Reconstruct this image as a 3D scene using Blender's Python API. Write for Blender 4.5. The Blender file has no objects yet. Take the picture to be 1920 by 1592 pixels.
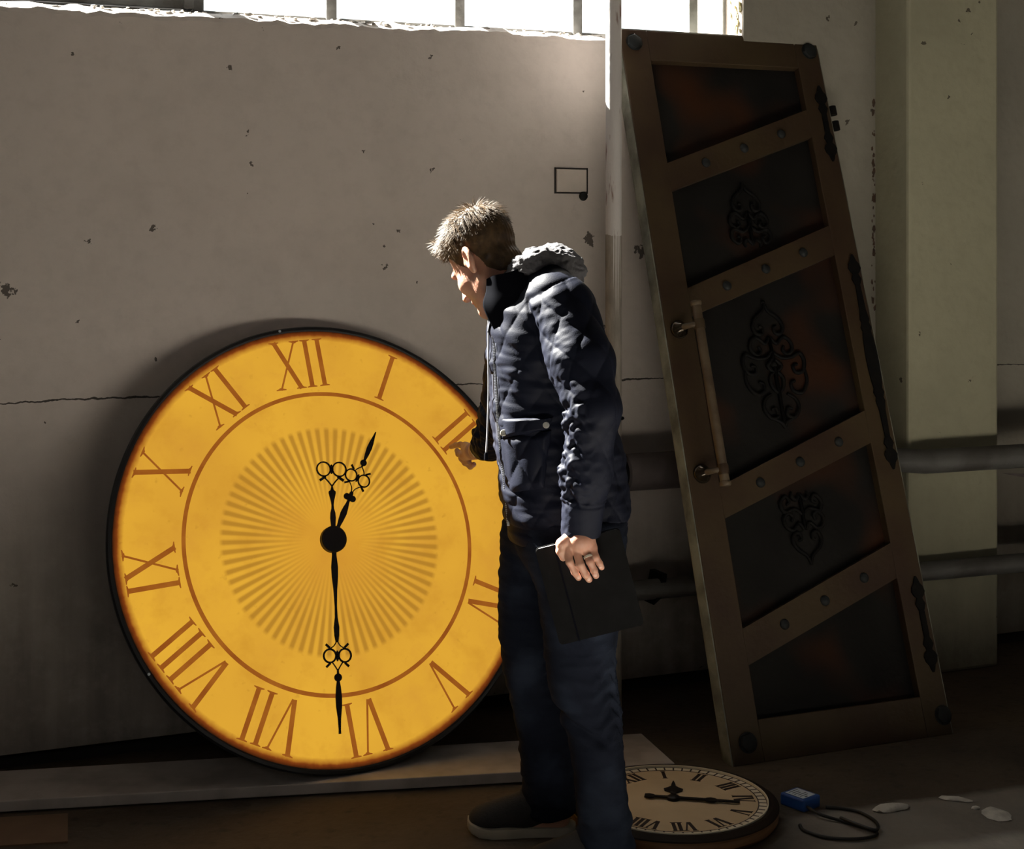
import bpy, bmesh, math, random
import numpy as np
from mathutils import Matrix, Vector, noise
from math import pi, sin, cos, radians as R_

random.seed(4); np.random.seed(4)
D = bpy.data
SC = bpy.context.scene
COL = SC.collection
H = 1.55; FPX = 2852.0; HOR = 457.0          # eye height, focal length (px of a 1920x1592 frame), horizon row
# ------------------------------------------------------------------ camera, world, sun, exposure
cam_d = D.cameras.new('camera'); cam = D.objects.new('camera', cam_d); COL.objects.link(cam)
cam.location = (0, 0, H); cam.rotation_euler = (pi/2, 0, 0)
cam_d.sensor_fit = 'HORIZONTAL'; cam_d.sensor_width = 36.0
cam_d.lens = 36.0*FPX/1920.0; cam_d.shift_y = -(796.0-HOR)/1920.0
cam_d.clip_start = 0.05; cam_d.clip_end = 200
SC.camera = cam
SC.view_settings.view_transform = 'Standard'; SC.view_settings.look = 'None'
SC.view_settings.gamma = 1; SC.view_settings.use_curve_mapping = False
SC.view_settings.exposure = 0.0
SC.cycles.max_bounces = 10; SC.cycles.diffuse_bounces = 6; SC.cycles.transparent_max_bounces = 12
SC.cycles.sample_clamp_indirect = 4.0
world = D.worlds.new('sky'); SC.world = world; world.use_nodes = True
bg = world.node_tree.nodes['Background']
bg.inputs[0].default_value = (0.86, 0.94, 1.0, 1); bg.inputs[1].default_value = 3.2
SUN = Vector((-0.565, 0.345, 0.600)).normalized()
sun_d = D.lights.new('sun', 'SUN'); sun_d.energy = 92.0; sun_d.angle = R_(0.6); sun_d.color = (1.0, 0.95, 0.87)
sun = D.objects.new('sun', sun_d); COL.objects.link(sun)
sun.rotation_euler = SUN.to_track_quat('Z', 'Y').to_euler()

PHI = 0.392
U = Vector((cos(PHI), sin(PHI), 0)); N = Vector((-sin(PHI), cos(PHI), 0)); Z = Vector((0, 0, 1))
WALLD = 4.676

def frame(o, x, y):
    x = Vector(x).normalized(); y = Vector(y).normalized(); z = x.cross(y).normalized()
    m = Matrix((x, y, z)).transposed().to_4x4(); m.translation = Vector(o); return m
WM = frame(N*WALLD, U, Z)                    # wall frame: x along the wall, y up, z into the room

# added fill light, high up behind the camera
def area(name, loc, target, sx, sy, e, col):
    d = D.lights.new(name, 'AREA'); d.shape = 'RECTANGLE'; d.size = sx; d.size_y = sy; d.energy = e; d.color = col
    o = D.objects.new(name, d); COL.objects.link(o); o.location = loc
    o.rotation_euler = (Vector(loc)-Vector(target)).to_track_quat('Z', 'Y').to_euler(); return o
area('added_fill_light', (-0.6, -3.6, 3.9), (-0.2, 4.6, 1.6), 4.0, 1.4, 16, (1.0, 0.97, 0.90))

# ------------------------------------------------------------------ materials
def mat(name, col, rough=0.7, col2=None, scale=6.0, lo=0.4, hi=0.65, metal=0.0, bump=0.0, bscale=60.0, spec=0.5,
        detail=6.0, stretch=None, sss=0.0, sheen=0.0):
    m = D.materials.new(name); m.use_nodes = True; nt = m.node_tree; n = nt.nodes; l = nt.links
    b = n['Principled BSDF']
    b.inputs['Base Color'].default_value = (*col, 1); b.inputs['Roughness'].default_value = rough
    b.inputs['Metallic'].default_value = metal; b.inputs['Specular IOR Level'].default_value = spec
    if sss:
        b.inputs['Subsurface Weight'].default_value = sss; b.inputs['Subsurface Radius'].default_value = (0.02, 0.007, 0.004)
        b.inputs['Subsurface Scale'].default_value = 0.6
    if sheen: b.inputs['Sheen Weight'].default_value = sheen
    tc = n.new('ShaderNodeTexCoord'); src = tc.outputs['Object']
    if stretch:
        mp = n.new('ShaderNodeMapping'); mp.inputs['Scale'].default_value = stretch; l.new(src, mp.inputs[0]); src = mp.outputs[0]
    if col2:
        t = n.new('ShaderNodeTexNoise'); t.inputs['Scale'].default_value = scale; t.inputs['Detail'].default_value = detail
        l.new(src, t.inputs['Vector'])
        r = n.new('ShaderNodeValToRGB'); r.color_ramp.elements[0].position = lo; r.color_ramp.elements[1].position = hi
        r.color_ramp.elements[0].color = (*col, 1); r.color_ramp.elements[1].color = (*col2, 1)
        l.new(t.outputs[0], r.inputs[0]); l.new(r.outputs[0], b.inputs['Base Color'])
    if bump:
        t2 = n.new('ShaderNodeTexNoise'); t2.inputs['Scale'].default_value = bscale; t2.inputs['Detail'].default_value = 5
        l.new(src, t2.inputs['Vector'])
        bp = n.new('ShaderNodeBump'); bp.inputs['Strength'].default_value = bump; bp.inputs['Distance'].default_value = 0.01
        l.new(t2.outputs[0], bp.inputs['Height']); l.new(bp.outputs[0], b.inputs['Normal'])
    return m

def nd(nt, t, **kw):
    x = nt.nodes.new(t)
    for k, v in kw.items(): setattr(x, k, v)
    return x
def mth(nt, op, a, b=None, c=None):
    x = nd(nt, 'ShaderNodeMath', operation=op)
    for i, v in enumerate((a, b, c)):
        if v is None: continue
        if isinstance(v, (int, float)): x.inputs[i].default_value = v
        else: nt.links.new(v, x.inputs[i])
    return x.outputs[0]
def mix(nt, f, a, b):
    x = nd(nt, 'ShaderNodeMix', data_type='RGBA')
    for i, v in ((0, f), (6, a), (7, b)):
        if isinstance(v, tuple): x.inputs[i].default_value = (*v, 1)
        elif isinstance(v, (int, float)): x.inputs[i].default_value = v
        else: nt.links.new(v, x.inputs[i])
    return x.outputs[2]
def ramp(nt, f, lo, hi):
    x = nd(nt, 'ShaderNodeMapRange'); x.clamp = True
    nt.links.new(f, x.inputs[0]); x.inputs[1].default_value = lo; x.inputs[2].default_value = hi
    return x.outputs[0]
def noi(nt, vec, scale, detail=4, rough=0.5, out=0):
    x = nd(nt, 'ShaderNodeTexNoise'); x.inputs['Scale'].default_value = scale; x.inputs['Detail'].default_value = detail
    x.inputs['Roughness'].default_value = rough
    nt.links.new(vec, x.inputs['Vector']); return x.outputs[out]

def plaster(name, base, base2, crack_z=None, foot_dark=(1.36, .62), seed=0.0):
    m = D.materials.new(name); m.use_nodes = True; nt = m.node_tree; l = nt.links
    b = nt.nodes['Principled BSDF']; b.inputs['Roughness'].default_value = 0.85; b.inputs['Specular IOR Level'].default_value = 0.25
    tc = nd(nt, 'ShaderNodeTexCoord'); mp = nd(nt, 'ShaderNodeMapping'); mp.inputs['Location'].default_value = (seed, seed*.7, seed*.3)
    l.new(tc.outputs['Object'], mp.inputs[0]); v = mp.outputs[0]
    sx = nd(nt, 'ShaderNodeSeparateXYZ'); l.new(tc.outputs['Object'], sx.inputs[0])
    c = mix(nt, ramp(nt, noi(nt, v, 1.3, 5), .35, .7), base, base2)
    # broad grubby clouds
    c = mix(nt, mth(nt, 'MULTIPLY', ramp(nt, noi(nt, v, 3.7, 6, .6), .5, .8), .35), c, tuple(x*.62 for x in base))
    hgt = noi(nt, v, 22, 5)
    if foot_dark:
        # darker tone towards the foot of the wall, with a ragged upper edge and vertical drips
        st = nd(nt, 'ShaderNodeMapping'); st.inputs['Scale'].default_value = (14, 1.2, 1); l.new(tc.outputs['Object'], st.inputs[0])
        drip = noi(nt, st.outputs[0], 1.0, 4)
        zz = mth(nt, 'ADD', sx.outputs[1], mth(nt, 'MULTIPLY', noi(nt, v, 2.2, 5), .55))
        d = ramp(nt, zz, *foot_dark)
        c = mix(nt, mth(nt, 'MULTIPLY', d, mth(nt, 'MULTIPLY_ADD', drip, .5, .45)), c, (.070, .058, .046))
        # small dark chips, denser under the sill
        c = mix(nt, mth(nt, 'MULTIPLY', ramp(nt, noi(nt, v, 16, 6, .65), .48, .75), .30), c, tuple(x*.70 for x in base))
        wv = nd(nt, 'ShaderNodeVectorMath', operation='SCALE'); wv.inputs['Scale'].default_value = .055; l.new(noi(nt, v, 34, 3, .6, 1), wv.inputs[0])
        av = nd(nt, 'ShaderNodeVectorMath', operation='ADD'); l.new(v, av.inputs[0]); l.new(wv.outputs[0], av.inputs[1]); vw = av.outputs[0]
        vo = nd(nt, 'ShaderNodeTexVoronoi'); vo.inputs['Scale'].default_value = 13; l.new(vw, vo.inputs['Vector'])
        vd = mth(nt, 'ADD', vo.outputs['Distance'], mth(nt, 'MULTIPLY', noi(nt, v, 90, 3), .16))
        wn = nd(nt, 'ShaderNodeTexWhiteNoise'); l.new(vo.outputs['Position'], wn.inputs['Vector'])
        keep = mth(nt, 'GREATER_THAN', wn.outputs['Value'], .80)
        chip = mth(nt, 'MULTIPLY', mth(nt, 'LESS_THAN', vd, mth(nt, 'MULTIPLY_ADD', mth(nt, 'FRACT', mth(nt, 'MULTIPLY', wn.outputs['Value'], 57.0)), .12, .10)), keep)
        vo2 = nd(nt, 'ShaderNodeTexVoronoi'); vo2.inputs['Scale'].default_value = 5.5; l.new(vw, vo2.inputs['Vector'])
        vd2 = mth(nt, 'ADD', vo2.outputs['Distance'], mth(nt, 'MULTIPLY', noi(nt, v, 60, 5, .7), .26))
        wn2 = nd(nt, 'ShaderNodeTexWhiteNoise'); l.new(vo2.outputs['Position'], wn2.inputs['Vector'])
        near_top = ramp(nt, sx.outputs[1], 1.95, 2.2)
        k2 = mth(nt, 'GREATER_THAN', mth(nt, 'ADD', wn2.outputs['Value'], mth(nt, 'MULTIPLY', near_top, .22)), .86)
        chip2 = mth(nt, 'MULTIPLY', mth(nt, 'LESS_THAN', vd2, .240), k2)
        c = mix(nt, mth(nt, 'MULTIPLY', mth(nt, 'MAXIMUM', chip, chip2), .85), c, (.045, .036, .028))
        # scuffed smear patches
        sm = ramp(nt, noi(nt, v, 5.0, 8, .75), .60, .70)
        c = mix(nt, mth(nt, 'MULTIPLY', sm, mth(nt, 'MULTIPLY', ramp(nt, noi(nt, v, 1.1, 2), .5, .7), .5)), c, tuple(x*.42 for x in base))
    if crack_z is not None:
        wob = mth(nt, 'MULTIPLY_ADD', noi(nt, v, 2.0, 2), .030, crack_z-.015)
        wob = mth(nt, 'ADD', wob, mth(nt, 'MULTIPLY_ADD', noi(nt, v, 30, 4), .016, -.008))
        dist = mth(nt, 'ABSOLUTE', mth(nt, 'SUBTRACT', sx.outputs[1], wob))
        ln = mth(nt, 'LESS_THAN', dist, mth(nt, 'MULTIPLY_ADD', noi(nt, v, 9, 2), .005, .0000))
        c = mix(nt, mth(nt, 'MULTIPLY', ln, .9), c, (.02, .016, .012))
    l.new(c, b.inputs['Base Color'])
    bp = nd(nt, 'ShaderNodeBump'); bp.inputs['Strength'].default_value = .35; bp.inputs['Distance'].default_value = .012
    l.new(hgt, bp.inputs['Height']); l.new(bp.outputs[0], b.inputs['Normal'])
    return m

M = {}
M['wall'] = plaster('wall_plaster', (.66, .590, .545), (.585, .525, .485), crack_z=1.085)
M['rustbits'] = mat('rusty_crumbs', (.085, .048, .030), .9, (.05, .03, .02), 40)
M['wallright_shade'] = plaster('right_wall_shade_plaster', (.30, .278, .238), (.25, .232, .198), crack_z=1.085, seed=5.0)  # darker copy of the wall plaster, weaker light put into its colour
M['pier'] = plaster('pier_plaster', (.355, .34, .245), (.305, .29, .21), foot_dark=(1.0, .32), seed=3.1)
M['sill'] = mat('sill_plaster', (.55, .53, .50), .9, (.30, .28, .25), 20, bump=.8, bscale=60)
M['ochre'] = mat('peeling_ochre_paint', (.26, .21, .07), .8, (.50, .46, .30), 28, .45, .55, bump=1.0, bscale=40)
M['room'] = mat('room_plaster', (.26, .24, .21), .9, (.20, .18, .16), 2)
M['dark_plinth'] = mat('plinth_dark', (.022, .018, .015), .9)
M['winframe'] = mat('window_frame_paint', (.20, .205, .20), .6, (.10, .10, .095), 14, bump=.2)
M['sash'] = mat('sash_grey_paint', (.16, .165, .165), .6, (.07, .065, .06), 10, bump=.3)
M['pipe'] = mat('pipe_white_paint', (.56, .53, .52), .45, (.16, .07, .05), 9, .60, .68, bump=.15, stretch=(5, .8, 5))
M['barepipe'] = mat('grimy_pipe', (.30, .265, .23), .8, (.20, .175, .15), 9, bump=.2, stretch=(4, 1, 4))
M['heatpipe'] = mat('heating_pipe_paint', (.095, .092, .088), .6, (.055, .05, .046), 6, bump=.2)
M['wrap'] = mat('pipe_insulation_wrap', (.12, .10, .10), .8, (.07, .055, .055), 7, bump=.5, bscale=20)
M['iron'] = mat('black_iron', (.0035, .0035, .004), .7, (.007, .006, .005), 30, spec=.15)
M['bolt'] = mat('dull_steel_bolt', (.018, .021, .022), .6, (.009, .009, .009), 25, spec=.25)
M['bronze'] = mat('door_bronze_paint', (.058, .037, .0155), .55, (.040, .020, .010), 3.2, .38, .62, metal=.15, bump=.15, bscale=40)
M['doorside'] = mat('door_side_raw', (.24, .25, .21), .8, (.10, .10, .08), 9, bump=.3)
def panelmat():
    m = D.materials.new('door_panel_rust'); m.use_nodes = True; nt = m.node_tree; b = nt.nodes['Principled BSDF']
    b.inputs['Roughness'].default_value = .7; b.inputs['Specular IOR Level'].default_value = .2
    tc = nd(nt, 'ShaderNodeTexCoord'); v = tc.outputs['Object']
    c = mix(nt, ramp(nt, noi(nt, v, 6, 3), .35, .65), (.010, .0092, .0085), (.006, .0055, .005))
    c = mix(nt, mth(nt, 'MULTIPLY', ramp(nt, noi(nt, v, 2.6, 2), .50, .70), .75), c, (.056, .017, .005))
    nt.links.new(c, b.inputs['Base Color'])
    bp = nd(nt, 'ShaderNodeBump'); bp.inputs['Strength'].default_value = .3; bp.inputs['Distance'].default_value = .004
    nt.links.new(noi(nt, v, 50, 4), bp.inputs['Height']); nt.links.new(bp.outputs[0], b.inputs['Normal'])
    return m
M['panel'] = panelmat()
M['brass'] = mat('handle_brass', (.13, .095, .058), .5, (.075, .05, .03), 14, metal=.2)
M['glassknob'] = mat('rosette_dark', (.04, .03, .02), .12, metal=.6)
M['board'] = mat('white_board', (.50, .46, .44), .6, (.36, .33, .31), 9, bump=.1)
M['card'] = mat('cardboard', (.20, .125, .075), .9, (.15, .09, .055), 5, bump=.1)
M['clockblack'] = mat('clock_case_black', (.010, .010, .012), .4, spec=.4)
M['hand'] = mat('clock_hand_black', (.006, .004, .004), .5, spec=.3)
M['cream'] = mat('cream_dial', (.68, .53, .34), .6, (.60, .46, .29), 7)
M['ink'] = mat('dial_ink', (.020, .008, .008), .6)
M['trackwhite'] = mat('dial_track_white', (.75, .68, .54), .6)
M['darkwood'] = mat('dark_wood', (.012, .008, .006), .6, (.020, .012, .008), 8, spec=.15)
M['brownwood'] = mat('brown_wood_rim', (.16, .075, .03), .5, (.10, .045, .018), 10, stretch=(1, 1, 6))
M['blue'] = mat('blue_plastic', (.014, .065, .27), .4)
M['sticker'] = mat('white_sticker', (.62, .70, .78), .5)
M['print'] = mat('sticker_print', (.06, .08, .11), .6)
M['cable'] = mat('black_cable', (.010, .010, .010), .5)
M['chip'] = mat('white_plaster', (.62, .60, .55), .9, (.45, .43, .40), 30, bump=.4)
M['skin'] = mat('skin', (.50, .27, .19), .5, (.42, .21, .145), 18, bump=.12, bscale=160, sss=.25)
M['hair'] = mat('hair_brown', (.092, .054, .023), .5, (.048, .027, .011), 60, spec=.34)
M['jacket'] = mat('navy_jacket', (.0074, .0093, .0195), .6, (.0056, .0071, .0155), 12, bump=.08, bscale=300, spec=.12)
M['jacketflat'] = mat('navy_jacket_trim', (.014, .017, .032), .6, bump=.1, bscale=300)
M['collar'] = mat('collar_dark_lining', (.0030, .0033, .0055), .95, spec=.04)
M['hood'] = mat('grey_hood_lining', (.115, .112, .122), .9, (.075, .073, .082), 14, bump=.3, bscale=150)
M['zip'] = mat('zip_metal', (.35, .36, .38), .35, metal=.8)
M['snap'] = mat('snap_button', (.60, .58, .52), .3, metal=.5)
M['piping'] = mat('pale_piping', (.26, .26, .28), .6)
M['shirt'] = mat('shirt_white', (.62, .62, .64), .8)
M['jeans'] = mat('blue_jeans', (.0075, .0095, .017), .9, (.024, .032, .052), 5, .45, .72, bump=.2, bscale=260, spec=.08)
M['shoe'] = mat('dark_suede_shoe', (.014, .013, .014), .85, (.022, .020, .020), 20, bump=.2, bscale=200)
M['sole'] = mat('grey_rubber_sole', (.44, .40, .33), .7, (.36, .33, .27), 15)
M['lace'] = mat('shoe_lace', (.02, .02, .02), .8)
M['folder'] = mat('black_leatherette', (.0040, .0040, .0043), .75, (.0055, .0055, .006), 40, bump=.1, bscale=250, spec=.05)
M['gold'] = mat('ring_metal', (.85, .80, .68), .3, metal=.4)
M['eye'] = mat('eye_white', (.6, .58, .55), .2)
M['plate'] = mat('cover_plate_paint', (.66, .582, .520), .8, (.57, .51, .455), 6, bump=.2)
M['nail'] = mat('finger_nail', (.62, .38, .30), .35)

def floormat():
    m = D.materials.new('dusty_concrete'); m.use_nodes = True; nt = m.node_tree; b = nt.nodes['Principled BSDF']
    b.inputs['Roughness'].default_value = .8; b.inputs['Specular IOR Level'].default_value = .3
    tc = nd(nt, 'ShaderNodeTexCoord'); v = tc.outputs['Object']
    c = mix(nt, ramp(nt, noi(nt, v, 2.5, 6), .35, .7), (.060, .046, .034), (.10, .075, .052))
    c = mix(nt, ramp(nt, noi(nt, v, 24, 6), .55, .8), c, (.040, .032, .026))
    sx = nd(nt, 'ShaderNodeSeparateXYZ'); nt.links.new(v, sx.inputs[0])
    # a paler strip of floor further into the room, to the right (edge runs along the wall)
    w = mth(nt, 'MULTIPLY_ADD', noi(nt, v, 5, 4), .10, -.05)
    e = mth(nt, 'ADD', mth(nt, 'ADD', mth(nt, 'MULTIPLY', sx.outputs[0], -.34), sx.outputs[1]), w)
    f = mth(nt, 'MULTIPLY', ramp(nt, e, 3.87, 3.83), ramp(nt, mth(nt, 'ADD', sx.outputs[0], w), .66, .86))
    f = mth(nt, 'MAXIMUM', mth(nt, 'MULTIPLY', f, .42), ramp(nt, e, 3.62, 3.50))  # unseen near floor made pale all across, to bounce sun onto the wall
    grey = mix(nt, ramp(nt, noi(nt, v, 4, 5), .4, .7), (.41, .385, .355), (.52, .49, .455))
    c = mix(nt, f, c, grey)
    nt.links.new(c, b.inputs['Base Color'])
    bp = nd(nt, 'ShaderNodeBump'); bp.inputs['Strength'].default_value = .4; bp.inputs['Distance'].default_value = .01
    nt.links.new(noi(nt, v, 40, 6), bp.inputs['Height']); nt.links.new(bp.outputs[0], b.inputs['Normal'])
    return m
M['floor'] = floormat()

def glassmat():
    m = D.materials.new('dusty_window_glass'); m.use_nodes = True; nt = m.node_tree; nt.nodes.clear()
    o = nd(nt, 'ShaderNodeOutputMaterial'); t = nd(nt, 'ShaderNodeBsdfTransparent'); g = nd(nt, 'ShaderNodeBsdfGlossy')
    t.inputs[0].default_value = (.95, .96, .95, 1); g.inputs['Roughness'].default_value = .05
    mx = nd(nt, 'ShaderNodeMixShader'); mx.inputs[0].default_value = .06
    nt.links.new(t.outputs[0], mx.inputs[1]); nt.links.new(g.outputs[0], mx.inputs[2]); nt.links.new(mx.outputs[0], o.inputs[0])
    return m
M['glass'] = glassmat()

def emit(name, col, strength, build=None):
    m = D.materials.new(name); m.use_nodes = True; nt = m.node_tree; nt.nodes.clear()
    o = nd(nt, 'ShaderNodeOutputMaterial'); e = nd(nt, 'ShaderNodeEmission'); e.inputs[1].default_value = strength
    e.inputs[0].default_value = (*col, 1)
    if build: nt.links.new(build(nt), e.inputs[0])
    nt.links.new(e.outputs[0], o.inputs[0]); return m
CLK_R = .666
def facecol(nt):
    tc = nd(nt, 'ShaderNodeTexCoord'); v = tc.outputs['Object']
    sx = nd(nt, 'ShaderNodeSeparateXYZ'); nt.links.new(v, sx.inputs[0]); x, y = sx.outputs[0], sx.outputs[1]
    r = mth(nt, 'DIVIDE', mth(nt, 'SQRT', mth(nt, 'ADD', mth(nt, 'MULTIPLY', x, x), mth(nt, 'MULTIPLY', y, y))), CLK_R)
    c = mix(nt, ramp(nt, noi(nt, v, 2.4, 3), .35, .65), (.77, .405, .036), (.66, .325, .032))
    c = mix(nt, mth(nt, 'MULTIPLY', ramp(nt, noi(nt, v, 9, 5, .6), .52, .75), .55), c, (.56, .25, .022))
    c = mix(nt, mth(nt, 'MULTIPLY', ramp(nt, noi(nt, v, 34, 3), .66, .76), .35), c, (.42, .20, .02))
    c = mix(nt, mth(nt, 'MULTIPLY', ramp(nt, r, .34, .06), .55), c, (.62, .27, .026))
    c = mix(nt, mth(nt, 'MULTIPLY', ramp(nt, noi(nt, v, 5.5, 6, .7), .50, .72), .40), c, (.60, .265, .035))
    ang = mth(nt, 'ARCTAN2', y, x)
    ray = ramp(nt, mth(nt, 'SINE', mth(nt, 'MULTIPLY', ang, 72.0)), -.7, .7)
    band = mth(nt, 'MULTIPLY', ramp(nt, r, .12, .36), ramp(nt, r, .520, .500))
    c = mix(nt, mth(nt, 'MULTIPLY', mth(nt, 'MULTIPLY', ray, band), .78), c, (.40, .185, .020))
    rn = mth(nt, 'ADD', r, mth(nt, 'MULTIPLY_ADD', noi(nt, v, 40, 4), .012, -.006))
    c = mix(nt, ramp(nt, rn, .928, .958), c, (.26, .055, .008))
    c = mix(nt, ramp(nt, rn, .950, .978), c, (.012, .004, .002))
    return c
M['face'] = emit('backlit_dial', (.7, .35, .03), 1.0, facecol)
M['facebrown'] = emit('backlit_brown_print', (.30, .085, .010), 1.0,
    lambda nt: mix(nt, ramp(nt, noi(nt, nd(nt, 'ShaderNodeTexCoord').outputs['Object'], 14, 4), .3, .7), (.26, .066, .009), (.36, .115, .014)))

# ------------------------------------------------------------------ mesh building
class MB:
    def __init__(s): s.v = []; s.f = []
    def add(s, vs, fs):
        o = len(s.v); s.v += [tuple(p) for p in vs]; s.f += [tuple(i+o for i in f) for f in fs]; return s
    def box(s, lo, hi, m=None):
        (a, b, c), (d, e, g) = lo, hi
        vs = [Vector(p) for p in ((a,b,c),(d,b,c),(d,e,c),(a,e,c),(a,b,g),(d,b,g),(d,e,g),(a,e,g))]
        if m is not None: vs = [m @ p for p in vs]
        return s.add(vs, [(0,3,2,1),(4,5,6,7),(0,1,5,4),(1,2,6,5),(2,3,7,6),(3,0,4,7)])
    def bbox(s, lo, hi, bev=.003, m=None):                 # box with chamfered edges
        bm = bmesh.new(); bmesh.ops.create_cube(bm, size=1.0)
        sc = [hi[i]-lo[i] for i in range(3)]; ce = [(hi[i]+lo[i])/2 for i in range(3)]
        for v in bm.verts: v.co = Vector((v.co[i]*sc[i]+ce[i] for i in range(3)))
        bmesh.ops.bevel(bm, geom=bm.edges[:], offset=bev, segments=2, profile=.5, affect='EDGES')
        return s.bm(bm, m)
    def bm(s, bm, m=None):
        bm.verts.ensure_lookup_table(); bm.verts.index_update()
        s.add([(m @ v.co) if m is not None else v.co for v in bm.verts], [[v.index for v in f.verts] for f in bm.faces]); bm.free(); return s
    def prism(s, poly, z0, z1, m=None, z0b=None):
        k = len(poly)
        vs = [Vector((p[0], p[1], z0)) for p in poly]+[Vector((p[0], p[1], z1)) for p in poly]
        if m is not None: vs = [m @ p for p in vs]
        return s.add(vs, [tuple(range(k-1, -1, -1)), tuple(range(k, 2*k))]+[(i, (i+1) % k, k+(i+1) % k, k+i) for i in range(k)])
    def lathe(s, prof, n=32, m=None, close=False):          # prof: (radius, height) list, around z
        vs = []; fs = []; k = len(prof)
        for i in range(n):
            a = 2*pi*i/n
            for r, h in prof: vs.append(Vector((r*cos(a), r*sin(a), h)))
        for i in range(n):
            j = (i+1) % n
            for q in range(k if close else k-1):
                q2 = (q+1) % k; fs.append((i*k+q, j*k+q, j*k+q2, i*k+q2))
        if not close:
            if prof[0][0] > 1e-6: fs.append(tuple(i*k for i in range(n-1, -1, -1)))
            if prof[-1][0] > 1e-6: fs.append(tuple(i*k+k-1 for i in range(n)))
        if m is not None: vs = [m @ p for p in vs]
        return s.add(vs, fs)
    def tube(s, pts, r, n=8, cap=True, m=None):
        pts = [Vector(p) for p in pts]; k = len(pts); rs = r if isinstance(r, (list, tuple)) else [r]*k
        vs = []; fs = []; ref = None
        for i, p in enumerate(pts):
            t = (pts[min(i+1, k-1)]-pts[max(i-1, 0)])
            t = t.normalized() if t.length > 1e-9 else Vector((0, 0, 1))
            if ref is None: ref = t.orthogonal().normalized()
            ref = (ref-t*ref.dot(t)); ref = ref.normalized() if ref.length > 1e-6 else t.orthogonal().normalized()
            bi = t.cross(ref)
            for j in range(n):
                a = 2*pi*j/n; vs.append(p+(ref*cos(a)+bi*sin(a))*rs[i])
        for i in range(k-1):
            for j in range(n): fs.append((i*n+j, i*n+(j+1) % n, (i+1)*n+(j+1) % n, (i+1)*n+j))
        if cap: fs += [tuple(range(n-1, -1, -1)), tuple((k-1)*n+j for j in range(n))]
        if m is not None: vs = [m @ p for p in vs]
        return s.add(vs, fs)
    def ball(s, c, r, m=None, seg=14, sq=(1, 1, 1)):
        prof = [(r*sin(pi*i/8), -r*cos(pi*i/8)) for i in range(9)]; prof[0] = (0, -r); prof[-1] = (0, r)
        mm = Matrix.Translation(c) @ Matrix.Diagonal((*sq, 1))
        return s.lathe([(max(a, 1e-7), b) for a, b in prof], seg, mm if m is None else m @ mm)
    def build(s, name, mt, parent=None, smooth=False, world=False, angle=None):
        me = D.meshes.new(name)
        vs = s.v
        if parent is not None and world:
            inv = parent.matrix_world.inverted(); vs = [tuple(inv @ Vector(p)) for p in vs]
        me.from_pydata(vs, [], s.f); me.materials.append(M[mt]); me.update()
        if smooth:
            me.polygons.foreach_set('use_smooth', [True]*len(me.polygons))
            if angle is not None:
                try: me.set_sharp_from_angle(angle=angle)
                except Exception: pass
        o = D.objects.new(name, me); COL.objects.link(o)
        if parent is not None: o.parent = parent
        return o

def tag(o, label=None, cat=None, group=None, kind=None):
    for k, v in (('label', label), ('category', cat), ('group', group), ('kind', kind)):
        if v: o[k] = v
    return o
def empty(name, m, label, cat, group=None):
    o = D.objects.new(name, None); COL.objects.link(o); o.empty_display_size = .05
    o.matrix_world = m if isinstance(m, Matrix) else Matrix.Translation(m)
    o.matrix_basis = o.matrix_world.copy()
    return tag(o, label, cat, group)
def struct(o, m=None):
    o['kind'] = 'structure'
    if m is not None: o.matrix_world = m; o.matrix_basis = m
    return o
def dup(o, parent, m=None):
    c = o.copy(); COL.objects.link(c); c.parent = parent
    if m is not None: c.matrix_basis = m
    return c
def catmull(P, n=8):
    P = [Vector(p) for p in P]; out = []
    for i in range(len(P)-1):
        p0 = P[max(i-1, 0)]; p1 = P[i]; p2 = P[i+1]; p3 = P[min(i+2, len(P)-1)]
        for k in range(n):
            t = k/n
            out.append(.5*((2*p1)+(p2-p0)*t+(2*p0-5*p1+4*p2-p3)*t*t+(3*p1-p0-3*p2+p3)*t**3))
    out.append(P[-1]); return out
def at(px, py, y):                                       # a point seen at that pixel, y metres away
    return Vector(((px-960)/FPX*y, y, H-(py-HOR)/FPX*y))

# ================================================================== ROOM
SILL = 2.245; S0, S1 = -4.5, 7.0; WS0, WS1 = -1.4, 2.82; WTOP = 3.75; CEIL = 5.0; REC = .12; THICK = .38
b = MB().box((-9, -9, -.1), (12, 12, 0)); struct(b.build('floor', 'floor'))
# window wall: lower part with a ragged sill edge, built in columns
b = MB()
xs = np.arange(S0, S1+.001, .02); rows = []
for x in xs:
    e = (noise.noise((x*9, 1.3, 0))*.010+noise.noise((x*31, 4.3, 0))*.009) if x < WS1 else 0
    dz = noise.noise((x*7, 8.8, 0))*.02
    rag = max(0., noise.noise((x*16, 7.1, 0)))*.020
    c = [(x, .055, 0), (x, SILL-.06+e*.5, 0), (x, SILL-.012+e, .0), (x, SILL+.002+e, -.006), (x, SILL+.012+e*1.2+rag*.6, -.030), (x, SILL+.022+dz*.3+rag*.5, -.065),
         (x, SILL+.024+abs(dz)*.3, -REC), (x, SILL+.02, -THICK), (x, .055, -THICK)]
    rows.append(c)
k = len(rows[0])
for c in rows: b.v += c
for i in range(len(rows)-1):
    for j in range(k):
        j2 = (j+1) % k
        b.f.append((i*k+j, (i+1)*k+j, (i+1)*k+j2, i*k+j2))
b.f = [tuple(reversed(f)) for f in b.f]
wb = struct(b.build('wall_back', 'wall'), WM)
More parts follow.
